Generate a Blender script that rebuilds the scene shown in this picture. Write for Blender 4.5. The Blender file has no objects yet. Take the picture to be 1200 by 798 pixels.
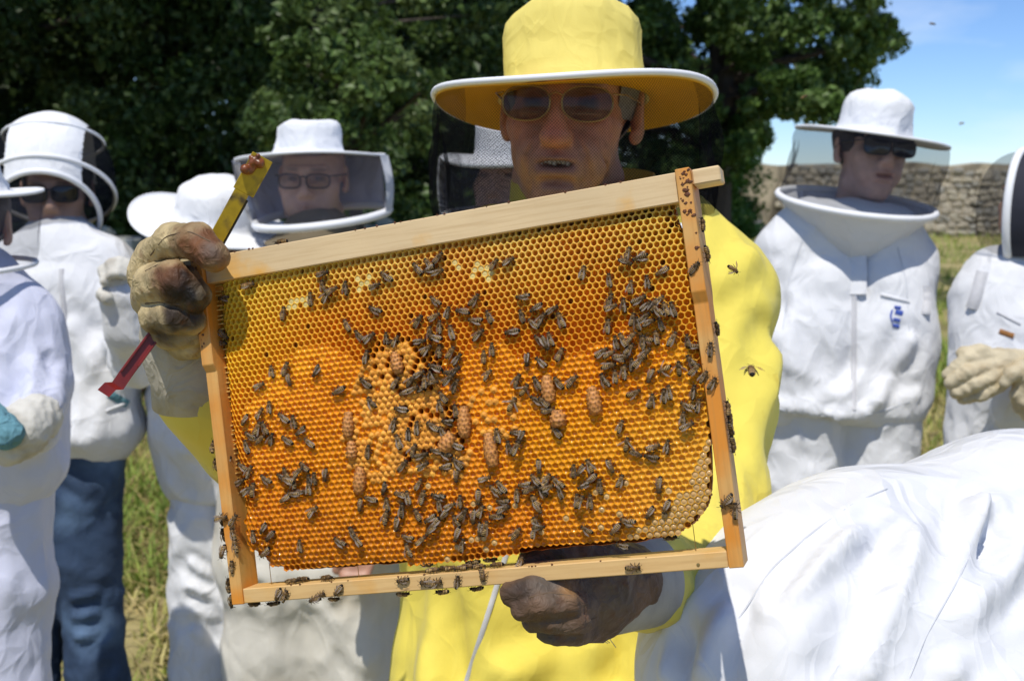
import bpy, math, random
import numpy as np
from mathutils import Matrix, Vector
R = math.radians
random.seed(7); rng = np.random.default_rng(7)
sc = bpy.context.scene
COL = sc.collection

# ------------------------------------------------------------ camera, sky, sun, exposure
PITCH = math.atan(199/1333.0); F = 1333.0; EYE = 1.62
cam_d = bpy.data.cameras.new('camera'); cam_d.sensor_width = 36; cam_d.lens = 36*F/1200
cam = bpy.data.objects.new('camera', cam_d); COL.objects.link(cam)
cam.location = (0, 0, EYE); cam.rotation_euler = (R(90)-PITCH, 0, 0)
cam_d.clip_start = 0.05; cam_d.clip_end = 2000
cam_d.dof.use_dof = True; cam_d.dof.focus_distance = 0.90; cam_d.dof.aperture_fstop = 11
sc.camera = cam
SUN_DIR = Vector((-0.13, -0.40, 0.905)).normalized()      # towards the sun
w = bpy.data.worlds.new('World'); sc.world = w; w.use_nodes = True
wn, wl = w.node_tree.nodes, w.node_tree.links
sky = wn.new('ShaderNodeTexSky'); sky.sky_type = 'NISHITA'; sky.sun_disc = False
sky.sun_elevation = math.asin(SUN_DIR.z); sky.sun_rotation = math.atan2(SUN_DIR.x, SUN_DIR.y)
sky.air_density = 1.0; sky.altitude = 2500; sky.dust_density = 0.0; sky.ozone_density = 2.5
bg = wn['Background']; bg.inputs['Strength'].default_value = 0.15
tc = wn.new('ShaderNodeTexCoord'); mp = wn.new('ShaderNodeMapping'); mp.inputs['Scale'].default_value = (1, 1, 3.2)
nz = wn.new('ShaderNodeTexNoise'); nz.inputs['Scale'].default_value = 5.5; nz.inputs['Detail'].default_value = 7
cr = wn.new('ShaderNodeValToRGB'); cr.color_ramp.elements[0].position = .52; cr.color_ramp.elements[1].position = .85
cr.color_ramp.elements[1].color = (.55, .55, .55, 1)
mx = wn.new('ShaderNodeMixRGB'); mx.inputs['Color2'].default_value = (5.4, 5.8, 6.3, 1)
wl.new(tc.outputs['Generated'], mp.inputs['Vector']); wl.new(mp.outputs['Vector'], nz.inputs['Vector'])
wl.new(nz.outputs['Fac'], cr.inputs['Fac']); wl.new(cr.outputs['Color'], mx.inputs['Fac'])
gn = wn.new('ShaderNodeMixRGB'); gn.blend_type = 'MULTIPLY'; gn.inputs['Fac'].default_value = 1; gn.inputs['Color2'].default_value = (.52, .62, .77, 1)   # deep clear noon blue
wl.new(sky.outputs['Color'], gn.inputs['Color1']); wl.new(gn.outputs['Color'], mx.inputs['Color1']); wl.new(mx.outputs['Color'], bg.inputs['Color'])
sun_d = bpy.data.lights.new('sun', 'SUN'); sun_d.energy = 3.4; sun_d.angle = R(.53); sun_d.color = (1, .95, .86)
sun = bpy.data.objects.new('sun', sun_d); COL.objects.link(sun)
sun.rotation_euler = (-SUN_DIR).to_track_quat('-Z', 'Y').to_euler(); sun.location = (0, -5, 20)
sc.view_settings.view_transform = 'Standard'; sc.view_settings.look = 'None'
sc.view_settings.exposure = 0.30; sc.view_settings.gamma = 1
sc.render.engine = 'CYCLES'; sc.cycles.use_denoising = True
sc.cycles.max_bounces = 10; sc.cycles.transparent_max_bounces = 24; sc.cycles.diffuse_bounces = 4
sc.cycles.caustics_reflective = False; sc.cycles.caustics_refractive = False

CF = Vector((0, math.cos(PITCH), -math.sin(PITCH))); CU = Vector((0, math.sin(PITCH), math.cos(PITCH)))
def C(px, py, d):
    """the point of the place seen at photo pixel px,py at depth d metres"""
    return np.array(Vector((0, 0, EYE)) + Vector((1, 0, 0))*((px-600)/F*d) + CU*(-(py-399)/F*d) + CF*d)

# ------------------------------------------------------------ numpy helpers
def vnoise(p, seed=0):
    p = np.asarray(p, float)+seed*17.31
    i = np.floor(p).astype(np.int64); f = p-i; f = f*f*(3-2*f)
    def h(a, b, c):
        n = (a*374761393+b*668265263+c*1274126177) & 0xffffffff
        n = ((n ^ (n >> 13))*1274126177) & 0xffffffff
        return ((n ^ (n >> 16)) & 0xffff)/65535.0
    x, y, z = i[..., 0], i[..., 1], i[..., 2]; u, v, w_ = f[..., 0], f[..., 1], f[..., 2]
    c = 0
    for a in (0, 1):
        for b in (0, 1):
            for d in (0, 1):
                c = c+h(x+a, y+b, z+d)*(u if a else 1-u)*(v if b else 1-v)*(w_ if d else 1-w_)
    return c
def fbm(p, seed=0, o=3):
    s, a, t = 0, .5, 0
    for k in range(o):
        s = s+a*vnoise(np.asarray(p)*2**k, seed+k*5); t += a; a *= .5
    return s/t
def ridged(p, seed=0):
    q = np.asarray(p, float)
    wv = np.stack([vnoise(q*.8, seed+1), vnoise(q*.8, seed+2), vnoise(q*.8, seed+3)], -1)-.5
    n = vnoise(q+wv*1.6, seed+4)
    return (1-np.abs(2*n-1))**2.2
def rotframe(up, right=(1, 0, 0)):
    """3x3 with columns right, back, up"""
    z = np.array(up, float); z /= np.linalg.norm(z)
    x = np.array(right, float); x -= z*np.dot(x, z); x /= np.linalg.norm(x)
    return np.stack([x, np.cross(z, x), z], 1)
def rotz(a): c, s = math.cos(a), math.sin(a); return np.array([[c, -s, 0], [s, c, 0], [0, 0, 1.]])
def rotx(a): c, s = math.cos(a), math.sin(a); return np.array([[1, 0, 0], [0, c, -s], [0, s, c.real]])
def roty(a): c, s = math.cos(a), math.sin(a); return np.array([[c, 0, s], [0, 1, 0], [-s, 0, c]])

class SDF:
    def __init__(s, lo, hi, h):
        s.lo = np.array(lo, float); s.h = h
        s.n = np.ceil((np.array(hi)-s.lo)/h).astype(int)+1
        s.F = np.full(tuple(s.n), 1.0, np.float32)
        s.ax = [s.lo[i]+h*np.arange(s.n[i]) for i in range(3)]
    def _box(s, lo, hi):
        a = np.clip(np.floor((np.array(lo)-s.lo)/s.h).astype(int), 0, s.n); b = np.clip(np.ceil((np.array(hi)-s.lo)/s.h).astype(int)+1, 0, s.n)
        sl = tuple(slice(a[i], b[i]) for i in range(3))
        return sl, s.ax[0][sl[0]][:, None, None], s.ax[1][sl[1]][None, :, None], s.ax[2][sl[2]][None, None, :]
    def _put(s, sl, d, k, sub):
        A = s.F[sl]
        if A.size == 0: return
        if sub: d = -d; A_, B_ = -A, -d
        else: A_, B_ = A, d
        if k > 0:
            hh = np.clip(.5+.5*(B_-A_)/k, 0, 1); r = B_+(A_-B_)*hh-k*hh*(1-hh)
        else: r = np.minimum(A_, B_)
        s.F[sl] = -r if sub else r
    def cone(s, a, b, ra, rb=None, k=.02, sub=False):
        rb = ra if rb is None else rb; a = np.array(a, float); b = np.array(b, float)
        m = max(ra, rb)+k+3*s.h
        sl, X, Y, Z = s._box(np.minimum(a, b)-m, np.maximum(a, b)+m)
        ab = b-a; L = max(np.dot(ab, ab), 1e-12)
        t = np.clip(((X-a[0])*ab[0]+(Y-a[1])*ab[1]+(Z-a[2])*ab[2])/L, 0, 1)
        d = np.sqrt((X-a[0]-t*ab[0])**2+(Y-a[1]-t*ab[1])**2+(Z-a[2]-t*ab[2])**2)-(ra+(rb-ra)*t)
        s._put(sl, d, k, sub); return s
    def chain(s, pts, rs, k=.02):
        for i in range(len(pts)-1): s.cone(pts[i], pts[i+1], rs[i], rs[i+1], k)
        return s
    def ell(s, c, r, M=None, k=.02, sub=False):
        c = np.array(c, float); r = np.array(r, float); m = r.max()+k+3*s.h
        sl, X, Y, Z = s._box(c-m, c+m); X = X-c[0]; Y = Y-c[1]; Z = Z-c[2]
        if M is not None:
            X, Y, Z = M[0, 0]*X+M[1, 0]*Y+M[2, 0]*Z, M[0, 1]*X+M[1, 1]*Y+M[2, 1]*Z, M[0, 2]*X+M[1, 2]*Y+M[2, 2]*Z
        k0 = np.sqrt((X/r[0])**2+(Y/r[1])**2+(Z/r[2])**2); k1 = np.sqrt((X/r[0]**2)**2+(Y/r[1]**2)**2+(Z/r[2]**2)**2)+1e-9
        s._put(sl, k0*(k0-1)/k1, k, sub); return s
    def plane(s, p, n):
        """cut away everything on the side the normal points to"""
        p = np.array(p, float); n = np.array(n, float); n /= np.linalg.norm(n)
        d = (s.ax[0][:, None, None]-p[0])*n[0]+(s.ax[1][None, :, None]-p[1])*n[1]+(s.ax[2][None, None, :]-p[2])*n[2]
        s.F = np.maximum(s.F, d.astype(np.float32)); return s
    def mesh(s, smooth=1):
        F_ = s.F.copy()
        for ax in range(3):
            for e in (0, -1):
                sl = [slice(None)]*3; sl[ax] = e; F_[tuple(sl)] = np.maximum(F_[tuple(sl)], .5*s.h)
        ins = F_ < 0
        cnt = np.zeros(tuple(s.n-1), np.int8)
        for a in (0, 1):
            for b in (0, 1):
                for c in (0, 1): cnt += ins[a:s.n[0]-1+a, b:s.n[1]-1+b, c:s.n[2]-1+c]
        I, J, K = np.nonzero((cnt > 0) & (cnt < 8))
        idx = np.full(tuple(s.n-1), -1, np.int64); idx[I, J, K] = np.arange(len(I))
        acc = np.zeros((len(I), 3)); num = np.zeros(len(I))
        base = np.stack([I, J, K], 1).astype(float)
        cs = [(a, b, c) for a in (0, 1) for b in (0, 1) for c in (0, 1)]
        for p in cs:
            for ax in range(3):
                if p[ax]: continue
                q = list(p); q[ax] = 1
                f0 = F_[I+p[0], J+p[1], K+p[2]]; f1 = F_[I+q[0], J+q[1], K+q[2]]
                m = (f0 < 0) != (f1 < 0)
                t = np.where(m, np.clip(f0/(np.where(m, f0-f1, 1)), 0, 1), 0)
                o = np.array(p, float)[None]+t[:, None]*np.eye(3)[ax][None]
                acc += np.where(m[:, None], o, 0); num += m
        V = s.lo+(base+acc/num[:, None])*s.h
        Q = []
        for ax in range(3):
            u, v = [(1, 2), (2, 0), (0, 1)][ax]
            sl0 = [slice(None)]*3; sl1 = [slice(None)]*3; sl0[ax] = slice(0, -1); sl1[ax] = slice(1, None)
            a, b = ins[tuple(sl0)], ins[tuple(sl1)]
            for flip in (0, 1):
                G = np.stack(np.nonzero((a & ~b) if not flip else (~a & b)), 1)
                G = G[(G[:, u] > 0) & (G[:, v] > 0) & (G[:, u] < s.n[u]-1) & (G[:, v] < s.n[v]-1)]
                if not len(G): continue
                def cell(du, dv):
                    g = G.copy(); g[:, u] -= du; g[:, v] -= dv; return idx[g[:, 0], g[:, 1], g[:, 2]]
                q = [cell(1, 1), cell(0, 1), cell(0, 0), cell(1, 0)]
                Q.append(np.stack(q[::-1] if flip else q, 1))
        Q = np.concatenate(Q)
        for _ in range(smooth): V = laplace(V, Q)
        return V, Q
def laplace(V, Q, w_=.5):
    A = np.zeros_like(V); n = np.zeros(len(V))
    for i in range(4):
        a, b = Q[:, i], Q[:, (i+1) % 4]
        for x, y in ((a, b), (b, a)):
            for k in range(3): A[:, k] += np.bincount(x, V[y, k], len(V))
            n += np.bincount(x, minlength=len(V))
    return V*(1-w_)+A/np.maximum(n, 1)[:, None]*w_
def normals(V, Q):
    fn = np.cross(V[Q[:, 2]]-V[Q[:, 0]], V[Q[:, 3]]-V[Q[:, 1]]); N = np.zeros_like(V)
    for i in range(4):
        for k in range(3): N[:, k] += np.bincount(Q[:, i], fn[:, k], len(V))
    return N/(np.linalg.norm(N, axis=1)[:, None]+1e-12)
def segdist(P, a, b):
    a = np.array(a); ab = np.array(b)-a; t = np.clip(((P-a)@ab)/max(ab@ab, 1e-9), 0, 1)
    return np.linalg.norm(P-a-t[:, None]*ab, axis=1)
def cloth(V, Q, amp=.006, freq=14, stretch=(1, 1, .35), seed=0, folds=(), fine=.3, it=1):
    """creases: soft ridged noise drawn out along the drape, plus folds laid where they are seen"""
    N = normals(V, Q); st = np.array(stretch)
    rot = lambda P, a: np.stack([P[:, 0]*math.cos(a)+P[:, 2]*math.sin(a), P[:, 1], -P[:, 0]*math.sin(a)+P[:, 2]*math.cos(a)], 1)
    amp = amp*1.35
    d = amp*1.5*(fbm(V*freq*.38*np.maximum(st, .6), seed+20, 2)-.5)
    for a_, w_ in ((.35, 1.0), (-.55, .8), (1.2, .45)):
        mk = np.clip(vnoise(V*freq*.28, seed+int(a_*10)+33)*2.4-.7, 0, 1); d = d+amp*w_*mk*(ridged(rot(V, a_)*freq*st*1.1, seed+int(a_*20))-.25)
    d = d+amp*fine*(ridged(V*freq*2.6*st, seed+9)-.3)-amp*.55*np.clip(ridged(rot(V, .8)*freq*1.5*np.array((1, 1, .3)), seed+14)-.55, 0, 1)
    for (a, b, wd, dep) in folds:
        s = segdist(V, a, b); d = d+dep*np.exp(-(s/wd)**2)-.6*dep*np.exp(-((s-1.9*wd)/wd)**2)
    V = V+N*d[:, None]
    for _ in range(it): V = laplace(V, Q, .3)
    return V

# ------------------------------------------------------------ blender object helpers
def mesh_np(name, V, faces, mat=None, smooth=True, col=None, fmat=None, mats=None, uv=None):
    me = bpy.data.meshes.new(name); V = np.asarray(V, np.float32)
    if isinstance(faces, np.ndarray):
        n, k = faces.shape
        me.vertices.add(len(V)); me.vertices.foreach_set('co', V.ravel())
        me.loops.add(n*k); me.loops.foreach_set('vertex_index', faces.astype(np.int32).ravel())
        me.polygons.add(n); me.polygons.foreach_set('loop_start', np.arange(0, n*k, k, dtype=np.int32))
        me.update(calc_edges=True)
    else:
        me.from_pydata([tuple(map(float, v)) for v in V], [], [tuple(map(int, f)) for f in faces]); me.update()
    for m in (mats or ([mat] if mat else [])): me.materials.append(m)
    if fmat is not None: me.polygons.foreach_set('material_index', np.asarray(fmat, np.int32))
    me.polygons.foreach_set('use_smooth', np.full(len(me.polygons), bool(smooth)))
    if col is not None:
        a = me.color_attributes.new('tint', 'FLOAT_COLOR', 'POINT'); c = np.ones((len(V), 4), np.float32); c[:, :3] = col
        a.data.foreach_set('color', c.ravel())
    if uv is not None:
        l = me.uv_layers.new(name='UVMap'); vi = np.zeros(len(me.loops), np.int32); me.loops.foreach_get('vertex_index', vi)
        l.data.foreach_set('uv', np.asarray(uv, np.float32)[vi].ravel())
    me.validate()
    return me
def link(name, me, parent=None):
    o = bpy.data.objects.new(name, me); COL.objects.link(o)
    if parent: o.parent = parent
    return o
def tag(o, label=None, cat=None, group=None, kind=None):
    if label: o['label'] = label
    if cat: o['category'] = cat
    if group: o['group'] = group
    if kind: o['kind'] = kind
    return o
def thing(name, loc, label, cat, group=None):
    o = bpy.data.objects.new(name, None); COL.objects.link(o); o.location = tuple(map(float, loc)); o.empty_display_size = .05
    return tag(o, label, cat, group)
def base(root):
    p = root
    while p.parent: p = p.parent
    return np.array(p.location)
def part(name, VF, mat, parent, smooth=True, col=None, uv=None, label=None, kind=None, **kw):
    V, Fc = VF
    o = link(name, mesh_np(name, np.asarray(V)-base(parent), Fc, mat, smooth, col, uv=uv, **kw), parent)
    return tag(o, label, kind=kind)
def join(*ms):
    V, Fs, n = [], [], 0
    for v, f in ms:
        V.append(np.asarray(v, float)); Fs += [tuple(int(i)+n for i in q) for q in f]; n += len(v)
    return np.concatenate(V), Fs
def tube(pts, rs, n=8, cap=True):
    pts = np.array(pts, float); m = len(pts)
    rs = np.full(m, rs) if np.isscalar(rs) else np.array(rs)
    T = np.gradient(pts, axis=0); T /= np.linalg.norm(T, axis=1)[:, None]+1e-12
    u = np.cross(T[0], (0, 0, 1)); u = u if np.linalg.norm(u) > .1 else np.cross(T[0], (1, 0, 0)); V = []
    for i in range(m):
        u = u-T[i]*np.dot(u, T[i]); u /= np.linalg.norm(u); v = np.cross(T[i], u)
        for k in range(n):
            a = 2*math.pi*k/n; V.append(pts[i]+rs[i]*(math.cos(a)*u+math.sin(a)*v))
    Fc = [(i*n+k, i*n+(k+1) % n, (i+1)*n+(k+1) % n, (i+1)*n+k) for i in range(m-1) for k in range(n)]
    if cap: Fc += [tuple(range(n))[::-1], tuple(range((m-1)*n, m*n))]
    return np.array(V), Fc
def ring(c, M, rx, ry, r, n=64, wob=0, k=8, seed=0):
    a = np.linspace(0, 2*math.pi, n, endpoint=False); P = np.stack([rx*np.cos(a), ry*np.sin(a), wob*np.sin(2*a+seed)], 1)
    P = np.asarray(c)+P@np.asarray(M).T
    T = np.roll(P, -1, 0)-np.roll(P, 1, 0); T /= np.linalg.norm(T, axis=1)[:, None]
    up = np.asarray(M)[:, 2]; s = np.cross(T, up); s /= np.linalg.norm(s, axis=1)[:, None]; t = np.cross(s, T); V = []
    for j in range(k):
        b = 2*math.pi*j/k; V.append(P+r*(math.cos(b)*s+math.sin(b)*t))
    V = np.stack(V, 1).reshape(-1, 3)
    return V, [(i*k+j, i*k+(j+1) % k, ((i+1) % n)*k+(j+1) % k, ((i+1) % n)*k+j) for i in range(n) for j in range(k)]
def lathe(prof, c, M, n=64, sx=1, sy=1, fn=None):
    a = np.linspace(0, 2*math.pi, n, endpoint=False); V = []
    for r, z in prof: V.append(np.stack([r*sx*np.cos(a), r*sy*np.sin(a), np.full(n, z)], 1))
    V = np.concatenate(V)
    if fn is not None: V = fn(V)
    Fc = [(i*n+k, i*n+(k+1) % n, (i+1)*n+(k+1) % n, (i+1)*n+k) for i in range(len(prof)-1) for k in range(n)]
    return np.asarray(c)+V@np.asarray(M).T, np.array(Fc)
def box(x0, x1, y0, y1, z0, z1, b=0.0):
    """box with chamfered edges"""
    if b <= 0:
        V = [(x, y, z) for x in (x0, x1) for y in (y0, y1) for z in (z0, z1)]
        return np.array(V, float), [(0, 1, 3, 2), (4, 6, 7, 5), (0, 4, 5, 1), (2, 3, 7, 6), (0, 2, 6, 4), (1, 5, 7, 3)]
    import bmesh
    bm = bmesh.new(); bmesh.ops.create_cube(bm, size=1)
    for v in bm.verts: v.co = ((x0+x1)/2+v.co.x*(x1-x0), (y0+y1)/2+v.co.y*(y1-y0), (z0+z1)/2+v.co.z*(z1-z0))
    bmesh.ops.bevel(bm, geom=bm.edges[:]+bm.verts[:], offset=b, segments=1, affect='EDGES')
    bm.verts.index_update(); V = np.array([v.co[:] for v in bm.verts]); Fc = [tuple(v.index for v in f.verts) for f in bm.faces]; bm.free()
    return V, Fc
def xf(VF, M, t=(0, 0, 0)): return np.asarray(VF[0])@np.asarray(M).T+np.asarray(t), VF[1]

# ------------------------------------------------------------ materials
def mat(name, color=(.8, .8, .8), rough=.6, var=.08, vscale=8, bump=0, bscale=200, bdist=.001, coat=0, sheen=0, sss=0, sssr=(.01, .004, .002),
        attr=False, spec=.5, trans=0, var2=None, v2scale=3, v2lo=.5, v2hi=.65, metal=0, crump=0, cscale=9, stretch=None, obj=True, bump2=0, b2scale=30, b2dist=.004):
    m = bpy.data.materials.new(name); m.use_nodes = True; nt = m.node_tree; n, l = nt.nodes, nt.links
    b = n['Principled BSDF']; b.inputs['Roughness'].default_value = rough; b.inputs['Specular IOR Level'].default_value = spec
    b.inputs['Coat Weight'].default_value = coat; b.inputs['Sheen Weight'].default_value = sheen; b.inputs['Metallic'].default_value = metal
    b.inputs['Coat Roughness'].default_value = .08
    if sss: b.inputs['Subsurface Weight'].default_value = sss; b.inputs['Subsurface Radius'].default_value = sssr; b.inputs['Subsurface Scale'].default_value = 1
    t = n.new('ShaderNodeTexCoord'); src = t.outputs['Object']
    if stretch:
        mpn = n.new('ShaderNodeMapping'); mpn.inputs['Scale'].default_value = stretch; l.new(src, mpn.inputs['Vector']); src = mpn.outputs['Vector']
    if attr:
        a = n.new('ShaderNodeAttribute'); a.attribute_name = 'tint'; csrc = a.outputs['Color']
    else:
        rgb = n.new('ShaderNodeRGB'); rgb.outputs[0].default_value = (*color, 1); csrc = rgb.outputs[0]
    nz_ = n.new('ShaderNodeTexNoise'); nz_.inputs['Scale'].default_value = vscale; nz_.inputs['Detail'].default_value = 5; l.new(src, nz_.inputs['Vector'])
    mr = n.new('ShaderNodeMapRange'); mr.inputs['From Min'].default_value = .3; mr.inputs['From Max'].default_value = .7
    mr.inputs['To Min'].default_value = 1-var; mr.inputs['To Max'].default_value = 1+var*.4; l.new(nz_.outputs['Fac'], mr.inputs['Value'])
    mu = n.new('ShaderNodeVectorMath'); mu.operation = 'SCALE'; l.new(csrc, mu.inputs[0]); l.new(mr.outputs['Result'], mu.inputs['Scale']); cs = mu.outputs['Vector']
    if var2 is not None:
        n2 = n.new('ShaderNodeTexNoise'); n2.inputs['Scale'].default_value = v2scale; n2.inputs['Detail'].default_value = 6; l.new(src, n2.inputs['Vector'])
        r2 = n.new('ShaderNodeMapRange'); r2.inputs['From Min'].default_value = v2lo; r2.inputs['From Max'].default_value = v2hi; l.new(n2.outputs['Fac'], r2.inputs['Value'])
        mx_ = n.new('ShaderNodeMixRGB'); mx_.inputs['Color2'].default_value = (*var2, 1); l.new(r2.outputs['Result'], mx_.inputs['Fac']); l.new(cs, mx_.inputs['Color1']); cs = mx_.outputs['Color']
    l.new(cs, b.inputs['Base Color'])
    prev = None
    if crump:                                                   # crumpled cloth: small flat facets meeting in creases
        n3 = n.new('ShaderNodeTexNoise'); n3.inputs['Scale'].default_value = cscale*.8; n3.inputs['Detail'].default_value = 2; l.new(src, n3.inputs['Vector'])
        ad = n.new('ShaderNodeVectorMath'); ad.operation = 'MULTIPLY_ADD'; ad.inputs[1].default_value = (.16, .16, .16); l.new(n3.outputs['Color'], ad.inputs[0]); l.new(src, ad.inputs[2])
        mp3 = n.new('ShaderNodeMapping'); mp3.inputs['Scale'].default_value = (1, 1, .55); mp3.inputs['Rotation'].default_value = (.2, .5, .1); l.new(ad.outputs['Vector'], mp3.inputs['Vector'])
        for k_, (s_, a_) in enumerate(((cscale, .018), (cscale*2.6, .006))):
            vo = n.new('ShaderNodeTexVoronoi'); vo.feature = 'DISTANCE_TO_EDGE' if k_ else 'F1'; vo.inputs['Scale'].default_value = s_; l.new(mp3.outputs['Vector'], vo.inputs['Vector'])
            bp = n.new('ShaderNodeBump'); bp.inputs['Strength'].default_value = crump; bp.inputs['Distance'].default_value = a_*(1 if not k_ else -1); l.new(vo.outputs['Distance'], bp.inputs['Height'])
            if prev: l.new(prev, bp.inputs['Normal'])
            prev = bp.outputs['Normal']
    for amt, s_, dist in ((bump2, b2scale, b2dist), (bump, bscale, bdist)):
        if amt:
            nb = n.new('ShaderNodeTexNoise'); nb.inputs['Scale'].default_value = s_; nb.inputs['Detail'].default_value = 4; l.new(src, nb.inputs['Vector'])
            bp = n.new('ShaderNodeBump'); bp.inputs['Strength'].default_value = amt; bp.inputs['Distance'].default_value = dist; l.new(nb.outputs['Fac'], bp.inputs['Height'])
            if prev: l.new(prev, bp.inputs['Normal'])
            prev = bp.outputs['Normal']
    if prev: l.new(prev, b.inputs['Normal'])
    if trans:
        out = n['Material Output']; tr = n.new('ShaderNodeBsdfTranslucent'); l.new(cs, tr.inputs['Color']); ms = n.new('ShaderNodeMixShader'); ms.inputs['Fac'].default_value = trans
        l.new(b.outputs['BSDF'], ms.inputs[1]); l.new(tr.outputs['BSDF'], ms.inputs[2]); l.new(ms.outputs['Shader'], out.inputs['Surface'])
    return m
def net_mat(name, color, cover, pitch=None, gloss=.5):
    """fine netting: threads of a diffuse cloth with open holes between them"""
    m = bpy.data.materials.new(name); m.use_nodes = True; n, l = m.node_tree.nodes, m.node_tree.links
    b = n['Principled BSDF']; b.inputs['Base Color'].default_value = (*color, 1); b.inputs['Roughness'].default_value = gloss; b.inputs['Specular IOR Level'].default_value = .5 if gloss < .2 else 0.0
    tr = n.new('ShaderNodeBsdfTransparent'); ms = n.new('ShaderNodeMixShader'); out = n['Material Output']
    l.new(tr.outputs['BSDF'], ms.inputs[1]); l.new(b.outputs['BSDF'], ms.inputs[2]); l.new(ms.outputs['Shader'], out.inputs['Surface'])
    if pitch:
        uvn = n.new('ShaderNodeUVMap'); sp = n.new('ShaderNodeSeparateXYZ'); l.new(uvn.outputs['UV'], sp.inputs['Vector'])
        def m2(op, a, b_=None):
            q = n.new('ShaderNodeMath'); q.operation = op
            for i, s_ in enumerate((a, b_)):
                if s_ is None: continue
                if isinstance(s_, (int, float)): q.inputs[i].default_value = s_
                else: l.new(s_, q.inputs[i])
            return q.outputs[0]
        k = 2*math.pi/pitch
        u = m2('MULTIPLY', sp.outputs['X'], k*.5); v = m2('MULTIPLY', sp.outputs['Y'], k*.5)
        h = m2('MULTIPLY', m2('SINE', m2('ADD', u, v)), m2('SINE', m2('SUBTRACT', u, v)))   # diamond net
        h = m2('ABSOLUTE', h)
        th = m2('SUBTRACT', 1.0, m2('MULTIPLY', h, 1.75))
        fac = m2('MINIMUM', m2('MAXIMUM', m2('ADD', th, cover-.40), .06), 1.0)
        l.new(fac, ms.inputs['Fac'])
    else: ms.inputs['Fac'].default_value = cover
    return m
M = {}
M['white'] = mat('white_cotton', (.71, .72, .745), .85, .06, 3, .12, 900, .0004, sheen=.15, crump=.85, bump2=.2, b2scale=38, b2dist=.004)
M['lavender'] = mat('pale_lilac_cotton', (.62, .64, .78), .85, .05, 5, .12, 900, .0004, sheen=.15, crump=.85, bump2=.2, b2scale=38, b2dist=.004)
M['cream'] = mat('cream_canvas', (.68, .65, .57), .9, .08, 6, .15, 700, .0005, var2=(.55, .48, .36), v2scale=5, v2lo=.55, v2hi=.75, crump=.7, cscale=7, bump2=.25, b2scale=30, b2dist=.004)
M['hatwhite'] = mat('white_hat_cloth', (.77, .78, .80), .85, .03, 5, .15, 900, .0004, crump=.35, cscale=14, bump2=.2, b2scale=25, b2dist=.004)
M['piping'] = mat('white_piping', (.82, .83, .85), .6, .05, 30)
M['yellow'] = mat('yellow_cotton', (.84, .70, .11), .8, .06, 4, .15, 800, .0004, sheen=.1, trans=.08, crump=.75, cscale=8, bump2=.25, b2scale=30, b2dist=.004, var2=(.60, .40, .03), v2scale=11, v2lo=.64, v2hi=.74)
M['hatyellow'] = mat('pale_yellow_cloth', (.86, .72, .19), .85, .06, 6, .3, 900, .0005, trans=.10, crump=.35, cscale=13, bump2=.3, b2scale=24, b2dist=.003)
M['glow_layer'] = mat('orange_brim_glow', (.86, .52, .03), .85, .06, 6, .2, 900, .0004, trans=.60)  # added layer: orange stands for sunlight passing through the yellow brim
M['yellowseam'] = mat('yellow_seam', (.62, .47, .05), .85, .1, 40)
M['zip'] = mat('white_zip_tape', (.52, .52, .54), .6, .1, 80, .4, 500, .0006)
M['jeans'] = mat('dark_denim', (.028, .056, .115), .85, .35, 9, .3, 800, .0005, var2=(.12, .20, .33), v2scale=6, v2lo=.52, v2hi=.78, crump=.5, bump2=.3, b2scale=30, b2dist=.005)
M['leather'] = mat('stained_glove_leather', attr=True, rough=.62, var=.30, vscale=60, bump=.5, bscale=420, bdist=.0008, spec=.3, var2=(.13, .05, .018), v2scale=55, v2lo=.60, v2hi=.82, crump=.22, cscale=38, bump2=.4, b2scale=90, b2dist=.002)
M['canvas'] = mat('cuff_canvas', (.46, .42, .33), .92, .15, 30, .5, 900, .0006, var2=(.30, .26, .19), v2scale=18, v2lo=.5, v2hi=.72, crump=.3, cscale=24)
M['knit'] = mat('grey_knit_cuff', (.40, .38, .34), .95, .2, 60, .6, 700, .001, stretch=(1, 1, .3))
M['tanglove'] = mat('tan_glove_leather', (.58, .50, .34), .75, .15, 30, .3, 400, .0006, var2=(.45, .36, .22), v2scale=25, v2lo=.5, v2hi=.7)
M['creamglove'] = mat('cream_glove_cloth', (.62, .60, .54), .85, .12, 20, .3, 500, .0006, var2=(.34, .30, .24), v2scale=16, v2lo=.55, v2hi=.75)
M['teal'] = mat('teal_cloth', (.12, .28, .34), .85, .15, 20, .3, 700, .0005, crump=.8, cscale=22)
M['skin'] = mat('skin', attr=True, rough=.5, var=.12, vscale=60, bump=.15, bscale=500, bdist=.0004, sss=.15, sssr=(.012, .005, .003))
M['khaki'] = mat('khaki_shirt', (.20, .16, .10), .85, .15, 20, .2, 700, .0005)
M['hair'] = mat('grey_hair', (.30, .27, .24), .7, .4, 200, .8, 900, .0008, stretch=(1, 1, .15))
M['darkhair'] = mat('dark_hair', (.035, .022, .015), .6, .4, 200, .8, 900, .0008, stretch=(1, 1, .15))
M['capnavy'] = mat('navy_cap_cloth', (.015, .017, .03), .8, .2, 40)
M['lens'] = mat('dark_lens', (.012, .012, .014), .08, .02, 5, coat=.6)
M['plastic'] = mat('black_spectacle_plastic', (.012, .012, .014), .3, .1, 5)
M['gilt'] = mat('gilt_wire', (.42, .28, .10), .3, .1, 30, metal=.9)
M['teeth'] = mat('tooth_enamel', (.62, .55, .42), .3, .1, 90)
M['mouth'] = mat('mouth_inside', (.06, .015, .012), .5, .2, 60)
M['net'] = net_mat('black_hat_net', (.010, .010, .012), .20, .0034)
M['netside'] = net_mat('darkened_black_net', (.010, .010, .012), .58, .0034)  # denser than the front net so the sides read as unlit
M['netfine'] = net_mat('dark_fine_net', (.022, .024, .034), .31)
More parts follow.
